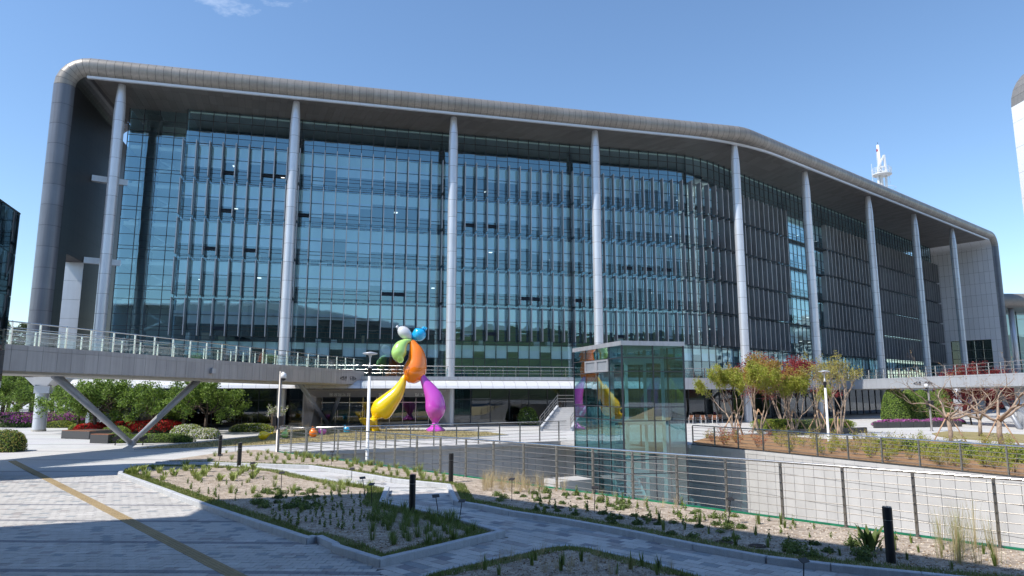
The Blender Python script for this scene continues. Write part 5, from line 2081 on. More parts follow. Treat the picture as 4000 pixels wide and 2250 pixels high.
MB().box((sp(385, 1400).x, YS - .1, 0.04), 0.55, 0.6, 0.25).build('footing', P_Y, fig)
blob('magenta_leg', [(948, 655, 8, -.2), (956, 690, 28, -.2), (1000, 780, 54, -.2), (1065, 885, 84, -.2), (1112, 985, 110, -.2), (1130, 1080, 123, -.2), (1132, 1150, 116, -.2), (1130, 1215, 86, -.2), (1130, 1258, 54, -.2), (1130, 1285, 40, -.2)], P_P, fig)
base = sp(1130, 1392, -.2)
zg = 0.04
hh = sp(1130, 1280, -.2).z - zg
mb = MB()
pr = [(0.72, 0.0), (0.76, 0.07), (0.70, 0.16), (0.42, 0.36), (0.30, hh * .72), (0.23, hh), (0.2, hh + .1)]
for r_, z in pr:
    pass
vs, fs_ = [], []
NK = 28
for i, (r_, z) in enumerate(pr):
    for k in range(NK):
        a = 2 * math.pi * k / NK
        f = 1 + (0.10 * math.sin(6 * a) if 2 <= i <= 4 else 0.05 * math.sin(5 * a))
        vs.append((base.x + r_ * 1.0 * f * math.cos(a), base.y + r_ * f * math.sin(a), zg + z))
for i in range(len(pr) - 1):
    for k in range(NK): fs_.append((i * NK + k, i * NK + (k + 1) % NK, (i + 1) * NK + (k + 1) % NK, (i + 1) * NK + k))
mb.add(vs, fs_)
mb.build('magenta_foot', P_P, fig, smooth=True)

# little balloons lying on the lawn
for nm, px, py, w_, mt, tip, lb in (('yellow', 1027, 1722, 36, P_Y, (1, .25), 'small yellow balloon with a knotted tail lying on the dry lawn'), ('lime', 1112, 1714, 28, P_G, (.5, 1.7), 'small lime green pear shaped balloon on the lawn by the camera pole'),
                                   ('orange', 1223, 1711, 33, P_O, (-.1, .9), 'small orange balloon on the lawn'), ('magenta', 1259, 1702, 31, P_P, (-1.0, .8), 'small magenta balloon just behind the orange one'), ('blue', 1354, 1695, 26, P_B, (-.6, 1.2), 'small blue balloon on the lawn left of the yellow foot')):
    b = G(px, py)
    r_ = w_ / 2 * b.y / FPX
    o = empty('small_balloon', b, lb, 'balloon', 'small balloons on the lawn')
    c = b + Vector((0, 0, r_ + 0.04))
    d_ = Vector((tip[0], 0, tip[1])).normalized()
    tl = {'yellow': 1.0, 'lime': 1.0}.get(nm, .45)
    ps = [c - d_ * r_ * 1.0, c - d_ * r_ * .86, c - d_ * r_ * .5, c, c + d_ * r_ * .55, c + d_ * r_ * (.85 + .15 * tl), c + d_ * r_ * (1 + .4 * tl), c + d_ * r_ * (1 + .75 * tl)]
    MB().tube(ps, [r_ * k for k in (0.02, .5, .87, 1.0, .82, .48, .2, .12)], 18).build('balloon', mt, o, smooth=True)
    e_ = ps[-1]
    MB().tube([e_, e_ + d_ * r_ * (.1 + .22 * tl)], [r_ * .12, r_ * .3], 10).build('knot', mt, o, smooth=True)

# ------------------------------------------------------------------ information board, seats under the building
ib = empty('information_board', G(1396, 1656), 'dark upright information board beside the entrance', 'sign')
b = G(1396, 1656)
MB().box(b + Vector((0, 0, -.02)), 0.75, 0.2, 2.05, (DA.x, DA.y)).build('board', mat('dark board', (0.045, 0.045, 0.055), 0.4), ib)
m_ = MB()
random.seed(12)
for k in range(9):
    m_.box(b + Vector((0, 0, 0.35 + k * 0.09)) + Vector((NA.x, NA.y, 0)) * .104, random.uniform(.3, .6), 0.006, 0.025, (DA.x, DA.y))
m_.build('printed_lines', mat('print grey', (0.35, 0.35, 0.36), 0.6), ib)
MB().box(b + Vector((0, 0, 1.2)) + Vector((NA.x, NA.y, 0)) * .104, 0.5, 0.006, 0.3, (DA.x, DA.y)).build('map_print', mat('print blue', (0.06, 0.13, 0.3), 0.6), ib)


def chair(base, rz, label, grp):
    o = empty('chair', base, label, 'chair', grp)
    c, s_ = math.cos(rz), math.sin(rz)
    ax = (c, s_)
    b = Vector(base)
    f = lambda x, y, z: b + Vector((x * c - y * s_, x * s_ + y * c, z))
    MB().box(f(0, 0, .43), .46, .46, .05, ax).build('seat', mat('brown seat', (0.24, 0.10, 0.05), 0.6), o)
    MB().box(f(0, .22, .55), .44, .03, .30, ax).build('backrest', mat('brown seat', (0.24, 0.10, 0.05), 0.6), o)
    for x in (-.21, .21):
        for y in (-.21, .21):
            MB().tube([f(x, y, -.02), f(x, y, .86 if y > 0 else .64)], 0.016, 6).build('leg', M_WHITE, o)
        MB().tube([f(x, -.21, .64), f(x, .21, .66)], 0.016, 6).build('armrest', M_WHITE, o)


random.seed(31)
k = 0
for i, px in enumerate((2700, 2726, 2748, 2770, 2792, 2814)):
    b = G(px, 1655 - (i % 2) * 4)
    chair(b, random.uniform(-.5, .5) + (math.pi if i % 2 else 0), ('brown chair with white metal frame, %s of the row right of the lift tower' % ('first', 'second', 'third', 'fourth', 'fifth', 'last')[i]), 'chairs under the building right of the lift')
for i, px in enumerate((930, 975)):
    b = G(px, 1664 - i)
    chair(b, random.uniform(-.5, .5), ('left' if i == 0 else 'right') + ' chair of a pair under the building near the white azaleas', 'chairs under the building at left')
for i, px in enumerate((2010, 2026)):
    chair(G(px, 1652), .3 * i, ('left' if i == 0 else 'right') + ' chair of a pair beside the stone stair', 'chairs under the building by the stair')
# ------------------------------------------------------------------ vegetation
L_GREEN = mat('fresh green leaf', (0.15, 0.26, 0.035), 0.55, col2=(0.28, 0.40, 0.07), vscale=1.5, trans=0.35)
L_DEEP = mat('deep green leaf', (0.04, 0.085, 0.015), 0.6, col2=(0.09, 0.15, 0.03), vscale=1.5, trans=0.25)
L_LIME = mat('lime leaf', (0.27, 0.34, 0.035), 0.55, col2=(0.44, 0.46, 0.07), vscale=2.0, trans=0.4)
L_ORNG = mat('bronze young leaf', (0.36, 0.19, 0.04), 0.6, col2=(0.48, 0.30, 0.08), vscale=2.0, trans=0.35)
L_OLIVE = mat('olive young leaf', (0.30, 0.28, 0.06), 0.6, col2=(0.42, 0.37, 0.10), vscale=2.0, trans=0.35)
L_RED = mat('maple red leaf', (0.17, 0.016, 0.02), 0.5, col2=(0.32, 0.04, 0.04), vscale=2.0, trans=0.3)
L_PINE = mat('pine needle', (0.06, 0.085, 0.03), 0.7, col2=(0.12, 0.14, 0.06), vscale=0.8, trans=0.15)
F_RED = mat('red azalea flower', (0.55, 0.012, 0.02), 0.6, col2=(0.72, 0.04, 0.03), vscale=4, trans=0.25)
F_PINK = mat('magenta azalea flower', (0.40, 0.07, 0.36), 0.6, col2=(0.58, 0.16, 0.48), vscale=4, trans=0.25)
F_WHITE = mat('white flower', (0.72, 0.70, 0.66), 0.6, trans=0.25)
BARK = mat('dark bark', (0.075, 0.055, 0.042), 0.9, bump=0.5, bscale=30, var=0.3, vscale=8)
BARKP = mat('pale peeling bark', (0.42, 0.32, 0.24), 0.8, bump=0.3, bscale=25, col2=(0.24, 0.18, 0.14), vscale=5)
STAKE = mat('pale timber stake', (0.46, 0.30, 0.19), 0.8, var=0.25, vscale=6)
B_GREEN = mat('grass blade green', (0.15, 0.22, 0.045), 0.6, col2=(0.26, 0.33, 0.09), vscale=3, trans=0.3)
B_DARK = mat('grass blade dark', (0.08, 0.13, 0.03), 0.6, col2=(0.15, 0.20, 0.05), vscale=3, trans=0.25)
B_LIME = mat('grass blade lime', (0.26, 0.34, 0.08), 0.6, col2=(0.38, 0.42, 0.14), vscale=3, trans=0.35)
B_DRY = mat('dry straw blade', (0.46, 0.36, 0.19), 0.7, col2=(0.60, 0.50, 0.30), vscale=3, trans=0.3)
R_ = random.Random(77)


def rdir(zb=0.0):
    while True:
        v = Vector((R_.uniform(-1, 1), R_.uniform(-1, 1), R_.uniform(-1, 1)))
        if 0.1 < v.length < 1:
            v.normalize(); v.z += zb
            return v.normalized()


def leaf(mb, p, s, mi, nrm=None, asp=1.5):
    n = nrm if nrm is not None else rdir(0.3)
    t = n.cross(rdir()).normalized()
    b = n.cross(t)
    t = t * (s * asp * 0.5); b = b * (s * 0.5)
    fold = n * (s * 0.18)
    mb.add([p - t, p + b * .9 + fold, p + t, p - b * .9 + fold], [(0, 1, 2, 3)], mi)


def limb(mb, pts_, r0, r1, n=6):
    k = len(pts_)
    mb.tube(pts_, [lerp(r0, r1, i / (k - 1)) for i in range(k)], n)


def grow(mb, tips, p, d, ln, r, lev, maxlev, spread, up, kids, crook=0.22):
    q = [p]
    nseg = 4
    dd = d.copy()
    for i in range(nseg):
        dd = (dd + rdir() * crook + Vector((0, 0, up))).normalized()
        q.append(q[-1] + dd * (ln / nseg))
    r1 = r * 0.62
    limb(mb, q, r, r1, 7 if lev == 0 else 5 if lev < 3 else 4)
    if lev >= maxlev:
        tips += [(q[-1], dd), (q[2], dd)]
        return
    if lev >= maxlev - 1: tips += [(q[-1], dd), (q[3], dd)]
    elif lev == maxlev - 2: tips.append((q[-1], dd))
    for k in range(kids[min(lev, len(kids) - 1)]):
        at = q[-1] if k < 2 else q[R_.randint(2, nseg)]
        nd = (dd + rdir() * spread).normalized()
        grow(mb, tips, at, nd, ln * R_.uniform(0.6, 0.85), r1 * R_.uniform(.7, .95), lev + 1, maxlev, spread, up, kids, crook)


def make_tree(kind):
    """prototype meshes (trunk, crown) with the foot at the origin"""
    tb, cb, tips = MB(), MB(), []
    if kind[0] == 'green':
        tr_h = 1.5
        limb(tb, [Vector((0, 0, -.05)), Vector((.05, .02, .7)), Vector((0, .05, tr_h))], 0.14, 0.11, 8)
        for k in range(5):
            a = k * 1.257 + R_.uniform(-.3, .3)
            grow(tb, tips, Vector((0, .05, tr_h - .1)), Vector((math.cos(a), math.sin(a), 0.75)).normalized(), 1.25, 0.075, 0, 3, 0.75, 0.02, (3, 3, 2))
        for p, d in tips:
            for _ in range(26):
                leaf(cb, p + rdir() * R_.uniform(.0, .48) * Vector((1, 1, .62)).length * .6, R_.uniform(.07, .13), 0 if R_.random() < .72 else 1, rdir(.8))
        mats_c = [L_GREEN, L_DEEP]
    elif kind[0] == 'myrtle':
        for k in range(5):
            a = k * 1.257 + R_.uniform(-.4, .4)
            grow(tb, tips, Vector((math.cos(a) * .08, math.sin(a) * .08, -.05)), Vector((math.cos(a) * .32, math.sin(a) * .32, 1)).normalized(), 1.9, 0.075, 0, 4, 0.42, 0.05, (2, 2, 3, 2), .16)
        for p, d in tips:
            if kind[1] == 'sparse' and R_.random() < .45: continue
            for _ in range({'sparse': 8, 'lime': 34, 'orange': 26}[kind[1]]):
                x = R_.random()
                m_ = {'sparse': 2, 'lime': 0 if x < .75 else 2, 'orange': 1 if x < .7 else 2}[kind[1]]
                leaf(cb, p + rdir() * R_.uniform(0, .36), R_.uniform(.06, .105), m_)
        mats_c = [L_LIME, L_ORNG, L_OLIVE]
    elif kind[0] == 'bare':
        limb(tb, [Vector((0, 0, -.05)), Vector((.06, .0, .6)), Vector((.02, .06, 1.25))], 0.13, 0.11, 8)
        for k in range(5):
            a = k * 1.257 + R_.uniform(-.3, .3)
            grow(tb, tips, Vector((.02, .06, 1.2)), Vector((math.cos(a), math.sin(a), .75)).normalized(), 1.45, 0.075, 0, 5, .62, .05, (2, 2, 2, 2, 2), .36)
        for p, d in tips:
            if R_.random() < .25:
                leaf(cb, p, .05, 0)
        mats_c = [L_ORNG]
    elif kind[0] == 'maple':
        limb(tb, [Vector((0, 0, -.05)), Vector((.1, 0, 1.0)), Vector((0, .1, 1.9))], .12, .09, 7)
        for k in range(5):
            a = k * 1.257
            grow(tb, tips, Vector((0, .1, 1.8)), Vector((math.cos(a), math.sin(a), .8)).normalized(), 1.5, .06, 0, 3, .7, 0.0, (3, 3, 2))
        for p, d in tips:
            for _ in range(20):
                leaf(cb, p + Vector((R_.uniform(-.5, .5), R_.uniform(-.5, .5), R_.uniform(-.18, .18))), R_.uniform(.07, .13), 0, rdir(1.2))
        mats_c = [L_RED]
    elif kind[0] == 'pine':
        limb(tb, [Vector((0, 0, -.1)), Vector((.3, 0, 4)), Vector((0, .2, 8)), Vector((.2, 0, 11))], .26, .1, 7)
        for k in range(13):
            a = k * 2.4
            z = 5.6 + k * .45
            ln = 2.9 - k * .13
            tip = Vector((math.cos(a) * ln, math.sin(a) * ln, z + .7))
            limb(tb, [Vector((0.1, .1, z)), tip], .07, .025, 5)
            for f in (.45, .72, 1.0):
                c = Vector((0.1, .1, z)).lerp(tip, f)
                for _ in range(60):
                    o = rdir() * R_.uniform(.1, .95)
                    leaf(cb, c + Vector((o.x, o.y, o.z * .42)), R_.uniform(.12, .24), 0, rdir(.8), 2.6)
        mats_c = [L_PINE]
    t_me = mesh_of(kind[0] + '_trunk', tb.v, tb.f, [BARKP if kind[0] in ('myrtle', 'bare') else BARK], None, True)
    c_me = mesh_of(kind[0] + '_crown', cb.v, cb.f, mats_c, cb.m)
    return t_me, c_me


PROTO = {}
def tree(name, kind, var, base, sc_, rz, label, grp, cat='tree', stakes=False):
    key = (kind, var)
    if key not in PROTO:
        PROTO[key] = make_tree(kind)
    t_me, c_me = PROTO[key]
    o = empty(name, base, label, cat, grp)
    for nm, me in (('trunk', t_me), ('crown', c_me)):
        if len(me.polygons) == 0: continue
        c = bpy.data.objects.new(nm, me)
        COL.objects.link(c)
        c.parent = o
        c.scale = (sc_, sc_, sc_)
        c.rotation_euler = (0, 0, rz)
    if stakes:
        b = Vector(base)
        for k in range(3):
            a = rz + k * 2.094 + .4
            f = b + Vector((math.cos(a) * 1.05, math.sin(a) * 1.05, 0))
            t = b + Vector((math.cos(a) * .06, math.sin(a) * .06, 1.75))
            MB().tube([f, t + (t - f) * .06], .04, 7).build('support_stake', STAKE, o, smooth=True)
        MB().tube([b + Vector((math.cos(a) * .13, math.sin(a) * .13, 1.66)) for a in [k * .785 for k in range(9)]], .035, 5).build('tie', STAKE, o)
    return o


GTREES = [(299, 1690, .95, 'green tree whose trunk stands just right of the round bridge pier'), (366, 1694, 1.0, 'green tree rising out of the red azaleas behind the left strut'), (440, 1692, 1.0, 'green tree with a forked trunk behind the strut foot'),
          (716, 1692, 1.0, 'green tree behind the right strut and the red azaleas'), (800, 1694, 1.0, 'green tree over the white azaleas, rightmost under the footbridge'), (62, 1652, 1.05, 'green tree at the left edge behind the pink azalea bank'),
          (-45, 1668, 1.05, 'green tree half cut by the left edge of the picture'), (150, 1628, 1.05, 'green tree behind the round bridge pier'), (225, 1628, 1.0, 'green tree behind the pier, second from it to the right'), (590, 1693, .95, 'green tree against the dark glazing between the two struts')]
for i, (px, py, s_, lb) in enumerate(GTREES):
    tree('broadleaf_tree', ('green',), i % 2, G(px, py), s_, i * 1.3, lb, 'green trees under the footbridge')
for i, (px, d, s_) in enumerate(((-60, 92, 2.0), (40, 100, 2.1), (130, 95, 1.9), (215, 104, 2.0), (300, 98, 1.8), (-10, 118, 2.3), (175, 120, 2.2), (268, 118, 2.2), (90, 125, 2.3), (-120, 105, 2.2))):
    p = AT(px, 1500, d)
    tree('woodland_tree', ('green',), i % 2, (p.x, p.y, -.02), s_, i * .9, 'woodland tree far behind the footbridge at the left', 'woodland trees at far left')
for i, (px, d, s_) in enumerate(((20, 104, 1.15), (75, 112, 1.2), (140, 108, 1.1), (243, 112, 1.38), (-40, 100, 1.2))):
    p = AT(px, 1500, d)
    tree('pine_tree', ('pine',), 0, (p.x, p.y, -.02), s_, i * 1.7, ('pine seen over the railing beside the dark tower', 'second pine over the railing from the dark tower', 'pine against the foot of the left end wall', 'tall pine seen through the opening in the left end wall', 'pine hidden by the dark tower at the left edge')[i], 'pine trees behind the railing')
MY = [(2873, 1700, 'lime', .95, 'staked tree with bright lime leaves, nearest the lift tower'), (2966, 1690, 'orange', 1.0, 'staked tree with bronze orange young leaves'), (3054, 1650, 'orange', .95, 'unlabelled bronze leaved tree standing behind the clipped hedge'),
      (3103, 1694, 'lime', .85, 'staked tree with thin lime leaves left of the white lamp post'), (3205, 1694, 'sparse', 1.0, 'staked tree with few olive leaves at the white lamp post'), (3281, 1698, 'sparse', 1.08, 'tall nearly leafless staked tree right of the white lamp post')]
for i, (px, py, k, s_, lb) in enumerate(MY):
    tree('crape_myrtle', ('myrtle', k), i if k != 'lime' else 0, G(px, py), s_, i * 1.1 + .3, lb.replace('unlabelled ', ''), 'multi-stemmed trees beyond the railing', stakes=i != 2)
BT = [(3715, 1726, 1.12, 'bare crooked tree with a timber stake in front of the clipped cones'), (3915, 1744, 1.22, 'large bare crooked tree nearest the right edge'), (3830, 1706, 1.0, 'smaller bare tree between the two crooked ones')]
for i, (px, py, s_, lb) in enumerate(BT):
    tree('bare_tree', ('bare',), i % 2, G(px, py), s_, i * 2.1 + .5, lb, 'bare trees at right', stakes=i < 2)
MPL = [(3075, 66, 1.35, 0.0, 'dark red maple rising behind the bronze trees'), (3815, 88, 1.35, 1.0, 'dark red maple crown above the right footbridge'), (3790, 68, .75, 2.0, 'dark red maple in the shade under the right footbridge'), (3990, 66, .8, 3.0, 'dark red maple under the footbridge at the right edge'), (3900, 72, .8, 4.0, 'dark red maple behind the large bare tree')]
for i, (px, d, s_, rz, lb) in enumerate(MPL):
    p = AT(px, 1600, d)
    tree('red_maple', ('maple',), 0, (p.x, p.y, -.02), s_, rz, lb, 'red maples at right')


# ---- clipped shrubs and flower banks
def shrub(name, c, lx, ly, h, ax, mats_, weights, n, size, label, cat, grp=None, power=2.6, flat=False, core=None, top_bias=None):
    """leafy mass on a rounded block; leaves cover a darker inner core"""
    o = empty(name, c, label, cat, grp)
    c = Vector(c)
    a = V2(*ax).normalized(); b = V2(-a.y, a.x)
    core_mb = MB()
    NU, NV = 20, 7

    def surf(u, v, k):
        cu, su = math.cos(u), math.sin(u)
        e = 2 / power
        x = math.copysign(abs(cu) ** e, cu); y = math.copysign(abs(su) ** e, su)
        cv, sv = math.cos(v) ** e, math.sin(v) ** e
        w = 1 + .06 * math.sin(3 * u + c.x) + .05 * math.sin(7 * u + c.y)
        X, Y, Z = x * cv * lx / 2 * w * k, y * cv * ly / 2 * w * k, sv * h * k
        return Vector((c.x + a.x * X + b.x * Y, c.y + a.y * X + b.y * Y, c.z + Z))
    vs = [surf(2 * math.pi * i / NU, math.pi / 2 * j / NV, .93) for j in range(NV + 1) for i in range(NU)]
    fs2 = [(j * NU + i, j * NU + (i + 1) % NU, (j + 1) * NU + (i + 1) % NU, (j + 1) * NU + i) for j in range(NV) for i in range(NU)]
    core_mb.add(vs, fs2)
    core_mb.build('shade_core', core or mat('shrub inner shade leaf', (0.025, 0.04, 0.012), 0.9), o, smooth=True)  # solid core; shade between the leaves is put into its dark green
    mb = MB()
    cum = []
    t_ = 0
    for w_ in weights: t_ += w_; cum.append(t_)
    for _ in range(n):
        u = R_.uniform(0, 2 * math.pi)
        v = math.asin(R_.uniform(0.0, 1) ** .9)
        p = surf(u, v, R_.uniform(.92, 1.03))
        nr = (p - c - Vector((0, 0, h * .25))).normalized()
        x = R_.random() * t_
        if top_bias and p.z - c.z < h * top_bias: x = t_ * .999
        mi = next(i for i, q in enumerate(cum) if x <= q)
        leaf(mb, p + rdir() * .02, size * R_.uniform(.7, 1.3), mi, (nr + rdir() * .9).normalized())
    mb.build('foliage', list(mats_), o)
    return o


# left group
shrub('red_azalea', G(420, 1684, .1), 3.4, 2.0, .72, (1, 0), (F_RED, L_DEEP), (9, 1), 2600, .085, 'red azalea mound left of the slanted strut', 'azalea', 'red azaleas')
shrub('red_azalea', G(500, 1684, .1), 3.6, 2.0, .78, (1, 0), (F_RED, L_DEEP), (9, 1), 2600, .085, 'red azalea mound between the two struts', 'azalea', 'red azaleas')
shrub('red_azalea', G(618, 1686, .1), 4.2, 2.0, .92, (1, .05), (F_RED, L_DEEP), (9, 1), 3000, .085, 'largest red azalea mound right of the struts', 'azalea', 'red azaleas')
shrub('red_azalea', G(350, 1688, .1), 2.2, 1.6, .66, (1, 0), (F_RED, L_DEEP), (9, 1), 1800, .085, 'small red azalea mound round the tree trunk', 'azalea', 'red azaleas')
shrub('boxwood', G(312, 1684, .1), 1.6, 1.2, .62, (1, 0), (L_LIME, L_GREEN), (2, 2), 1500, .06, 'light green boxwood at the left end of the red azaleas', 'shrub')
shrub('boxwood', G(610, 1727), 4.6, 1.5, .55, (1, .08), (L_GREEN, L_DEEP), (3, 2), 3800, .055, 'low green hedge in front of the large red azalea', 'hedge', 'low hedges by the struts')
shrub('boxwood', G(460, 1728), 1.9, 1.3, .62, (1, .08), (L_GREEN, L_DEEP), (3, 2), 2000, .055, 'low green hedge at the foot of the slanted struts', 'hedge', 'low hedges by the struts')
shrub('boxwood', G(450, 1705, .0), 2.0, 1.4, .75, (1, 0), (L_LIME, L_GREEN), (2, 3), 1800, .055, 'light green rounded shrub behind the left strut', 'shrub')
shrub('white_azalea', G(730, 1704), 2.2, 1.8, .85, (1, 0), (F_WHITE, L_LIME, L_GREEN), (3, 3, 2), 2600, .075, 'white azalea at the right end of the low hedge', 'azalea', 'white azaleas')
shrub('white_azalea', G(800, 1712), 2.0, 1.8, .7, (1, 0), (F_WHITE, L_LIME, L_GREEN), (4, 2, 2), 2600, .075, 'low spreading white azalea under the rightmost tree', 'azalea', 'white azaleas')
shrub('white_azalea', G(985, 1686), 3.6, 1.5, .65, (1, 0), (F_WHITE, L_LIME, L_GREEN), (1, 3, 2), 2600, .07, 'pale green and white azalea strip behind the dry lawn', 'azalea', 'white azaleas')
shrub('pink_azalea', G(70, 1664), 8.0, 5.0, 1.25, (1, -.1), (F_PINK, L_GREEN, L_DEEP), (6, 2, 3), 6500, .11, 'long bank of pink azaleas left of the bridge pier', 'azalea', 'pink azalea banks', top_bias=.35)
shrub('pink_azalea', G(255, 1655), 6.0, 4.0, 1.2, (1, 0), (F_PINK, L_GREEN, L_DEEP), (5, 2, 3), 4500, .11, 'bank of pink azaleas right of the bridge pier', 'azalea', 'pink azalea banks', top_bias=.35)
shrub('boxwood', G(235, 1670), 2.5, 1.1, .6, (1, 0), (L_LIME, L_DEEP), (3, 2), 2200, .06, 'clipped green hedge beside the round bridge pier', 'hedge')
shrub('round_shrub', G(8, 1762), 2.4, 1.8, 1.15, (1, 0), (L_OLIVE, L_DEEP, L_GREEN), (3, 2, 2), 3000, .06, 'olive green rounded shrub at the left edge of the plaza', 'shrub')
for px, py, h_, lb in ((490, 1684, 2.0, 'white lilac with bare stems between the struts'), (580, 1684, 1.9, 'white lilac with bare stems behind the large red azalea'), (1075, 1684, 2.0, 'white lilac behind the camera pole')):
    b = G(px, py)
    o = empty('lilac', b, lb, 'shrub', 'white lilacs')
    tb, cb = MB(), MB()
    for k in range(26):
        a = R_.uniform(0, 6.28); r_ = R_.uniform(.1, .9)
        t = b + Vector((math.cos(a) * r_, math.sin(a) * r_ * .7, h_ * R_.uniform(.7, 1)))
        tb.tube([b + Vector((math.cos(a) * .2, math.sin(a) * .2, 0)), b.lerp(t, .55) + rdir() * .08, t], [.022, .016, .01], 4)
        for _ in range(22):
            leaf(cb, t + rdir() * R_.uniform(0, .26), R_.uniform(.05, .1), 0 if R_.random() < .55 else 1)
    tb.build('stems', BARKP, o)
    cb.build('foliage', [F_WHITE, L_GREEN], o)
shrub('round_shrub', G(2060, 1660), 2.0, 1.3, 1.7, (1, 0), (L_GREEN, L_DEEP, F_WHITE), (4, 2, .3), 1500, .09, 'loose green shrub left of the stone stair', 'shrub')

# black granite planter benches
for i, (x0, y0, x1, y1, lb) in enumerate(((238, 1712, 346, 1716, 'black granite planter bench left of the strut, farther one'), (350, 1730, 420, 1732, 'black granite planter bench close to the strut foot'))):
    a, b = g2(x0, y0), g2(x1, y1)
    o = empty('planter_bench', X3((a + b) / 2, 0), lb, 'bench', 'black granite planter benches')
    d_ = (b - a).normalized(); n_ = V2(-d_.y, d_.x)
    q = [a, b, b + n_ * 2.2, a + n_ * 2.2]
    MB().prism([(p.x, p.y) for p in q], -.02, .52).build('planter_wall', M_BLKGR, o)
    q2 = [a + n_ * .03 + d_ * .03, b + n_ * .03 - d_ * .03, b + n_ * .5 - d_ * .03, a + n_ * .5 + d_ * .03]
    for k in range(4):
        u0, u1 = .03 + k * .118, .03 + (k + 1) * .118 - .012
        q2 = [a + n_ * u0, b + n_ * u0, b + n_ * u1, a + n_ * u1]
        MB().prism([(p.x, p.y) for p in q2], .521, .56).build('seat_slat', mat('red brown timber', (0.25, 0.10, 0.05), 0.6), o)
    MB().prism([(p.x, p.y) for p in (a + n_ * .6 + d_ * .1, b + n_ * .6 - d_ * .1, b + n_ * 2.1 - d_ * .1, a + n_ * 2.1 + d_ * .1)], .521, .54).build('soil', M_SOIL, o)
# planting strip under the red azaleas
o = MB().prism([(p.x, p.y) for p in pts((300, 1694), (430, 1700), (720, 1694), (860, 1712), (850, 1668), (640, 1662), (320, 1664))], -.015, .06).build('planting_bed', M_SOIL)
tag(o, 'dark soil bed of the red azaleas', 'planting bed', kind='structure')

# right group
TOP = [(3500, 1643, 2.9, 3.65, 'nearest and tallest clipped green cone, leftmost'), (3556, 1636, 2.5, 3.4, 'clipped green cone, second from left'), (3603, 1634, 2.4, 3.4, 'middle clipped green cone'), (3640, 1632, 2.3, 3.25, 'clipped green cone, second from right'), (3682, 1634, 2.7, 3.5, 'rightmost clipped green cone behind the bare tree')]
for px, py, w_, h_, lb in TOP:
    b = G(px, py)
    o = empty('topiary_cone', b, lb, 'topiary', 'clipped conical shrubs')
    prof = [(0.46, 0), (0.5, .1), (.47, .3), (.42, .55), (.34, .78), (.22, .93), (.08, .995), (.01, 1.0)]
    MB().lathe([(r_ * w_ * .95, z * h_ * .97) for r_, z in prof], b, 24).build('shade_core', mat('shrub inner shade leaf', (0.025, 0.04, 0.012), 0.9), o, smooth=True)  # solid inner cone, coloured dark for the shade behind the leaves
    mb = MB()
    for _ in range(5200):
        z = 1 - math.sqrt(R_.random()) if False else R_.random() ** 1.15
        for i in range(len(prof) - 1):
            if prof[i][1] <= z <= prof[i + 1][1]:
                f = (z - prof[i][1]) / max(1e-6, prof[i + 1][1] - prof[i][1])
                r_ = lerp(prof[i][0], prof[i + 1][0], f) * w_
                break
        a = R_.uniform(0, 6.283)
        nr = Vector((math.cos(a), math.sin(a), .35 + .9 * max(0, z - .7)))
        p = b + Vector((math.cos(a) * r_, math.sin(a) * r_, z * h_)) + rdir() * .05
        leaf(mb, p, R_.uniform(.06, .11), 0 if R_.random() < .6 else 1, (nr + rdir() * .7).normalized(), 2.0)
    mb.build('foliage', [L_GREEN, L_DEEP], o)
shrub('pink_azalea', G(3530, 1664), 6.0, 1.3, .62, (1, .1), (F_PINK, L_DEEP), (6, 2), 3600, .09, 'strip of pink azaleas at the foot of the clipped cones', 'azalea', top_bias=.2)
shrub('pink_azalea', G(3690, 1656), 4.6, 1.2, .6, (1, .1), (F_PINK, L_DEEP), (5, 3), 2400, .09, 'strip of pink azaleas behind the camera pole', 'azalea', top_bias=.2)
shrub('clipped_hedge', G(3150, 1682), 8.6, 1.9, .95, (1, .12), (L_LIME, L_GREEN), (4, 2), 6000, .06, 'long bright green clipped hedge behind the staked trees', 'hedge', power=5)
for k, (x0, y0, x1, y1, hh_, lb) in enumerate(((3420, 1672, 3760, 1666, .5, 'low black granite planter wall below the pink azaleas'), (3010, 1704, 3390, 1690, .42, 'low black granite planter wall below the clipped hedge'))):
    a, b = g2(x0, y0), g2(x1, y1)
    n_ = V2(-(b - a).y, (b - a).x).normalized()
    o = empty('planter_wall', X3(a, 0), lb, 'planter wall', 'black granite planter walls')
    kk = 7
    for i in range(kk):
        p0, p1 = a.lerp(b, i / kk), a.lerp(b, (i + 1) / kk - .004)
        MB().prism([(p.x, p.y) for p in (p0, p1, p1 + n_ * .25, p0 + n_ * .25)], -.02, hh_).build('wall_block', M_BLKGR, o)
MULCH = pts((2705, 1728), (2760, 1712), (2850, 1702), (3000, 1698), (3200, 1716), (3450, 1720), (3700, 1730), (4000, 1742), (4150, 1748))
MULCH += [V2(24.0, 19.0), V2(20.4, 25.7), V2(18.2, 30.0), V2(16.2, 34.0), V2(14.0, 38.4), V2(11.6, 42.6)]
M_MULCH = mat('bark mulch', (0.20, 0.10, 0.045), 0.95, bump=0.7, bscale=30, col2=(0.36, 0.22, 0.11), vscale=9, detail=8)
o = MB().prism([(p.x, p.y) for p in MULCH], -.015, .05).build('mulch_bed', M_MULCH)
tag(o, 'orange brown mulch bed beyond the far right railing', 'planting bed', kind='structure')
o = MB().prism([(p.x, p.y) for p in pts((3640, 1694), (3700, 1686), (3830, 1690), (4100, 1704), (4100, 1735), (3900, 1724), (3720, 1712), (3660, 1704))], -.015, .04).build('lawn', M_DRY)
tag(o, 'small lawn island behind the bare trees at right', 'lawn', kind='structure')
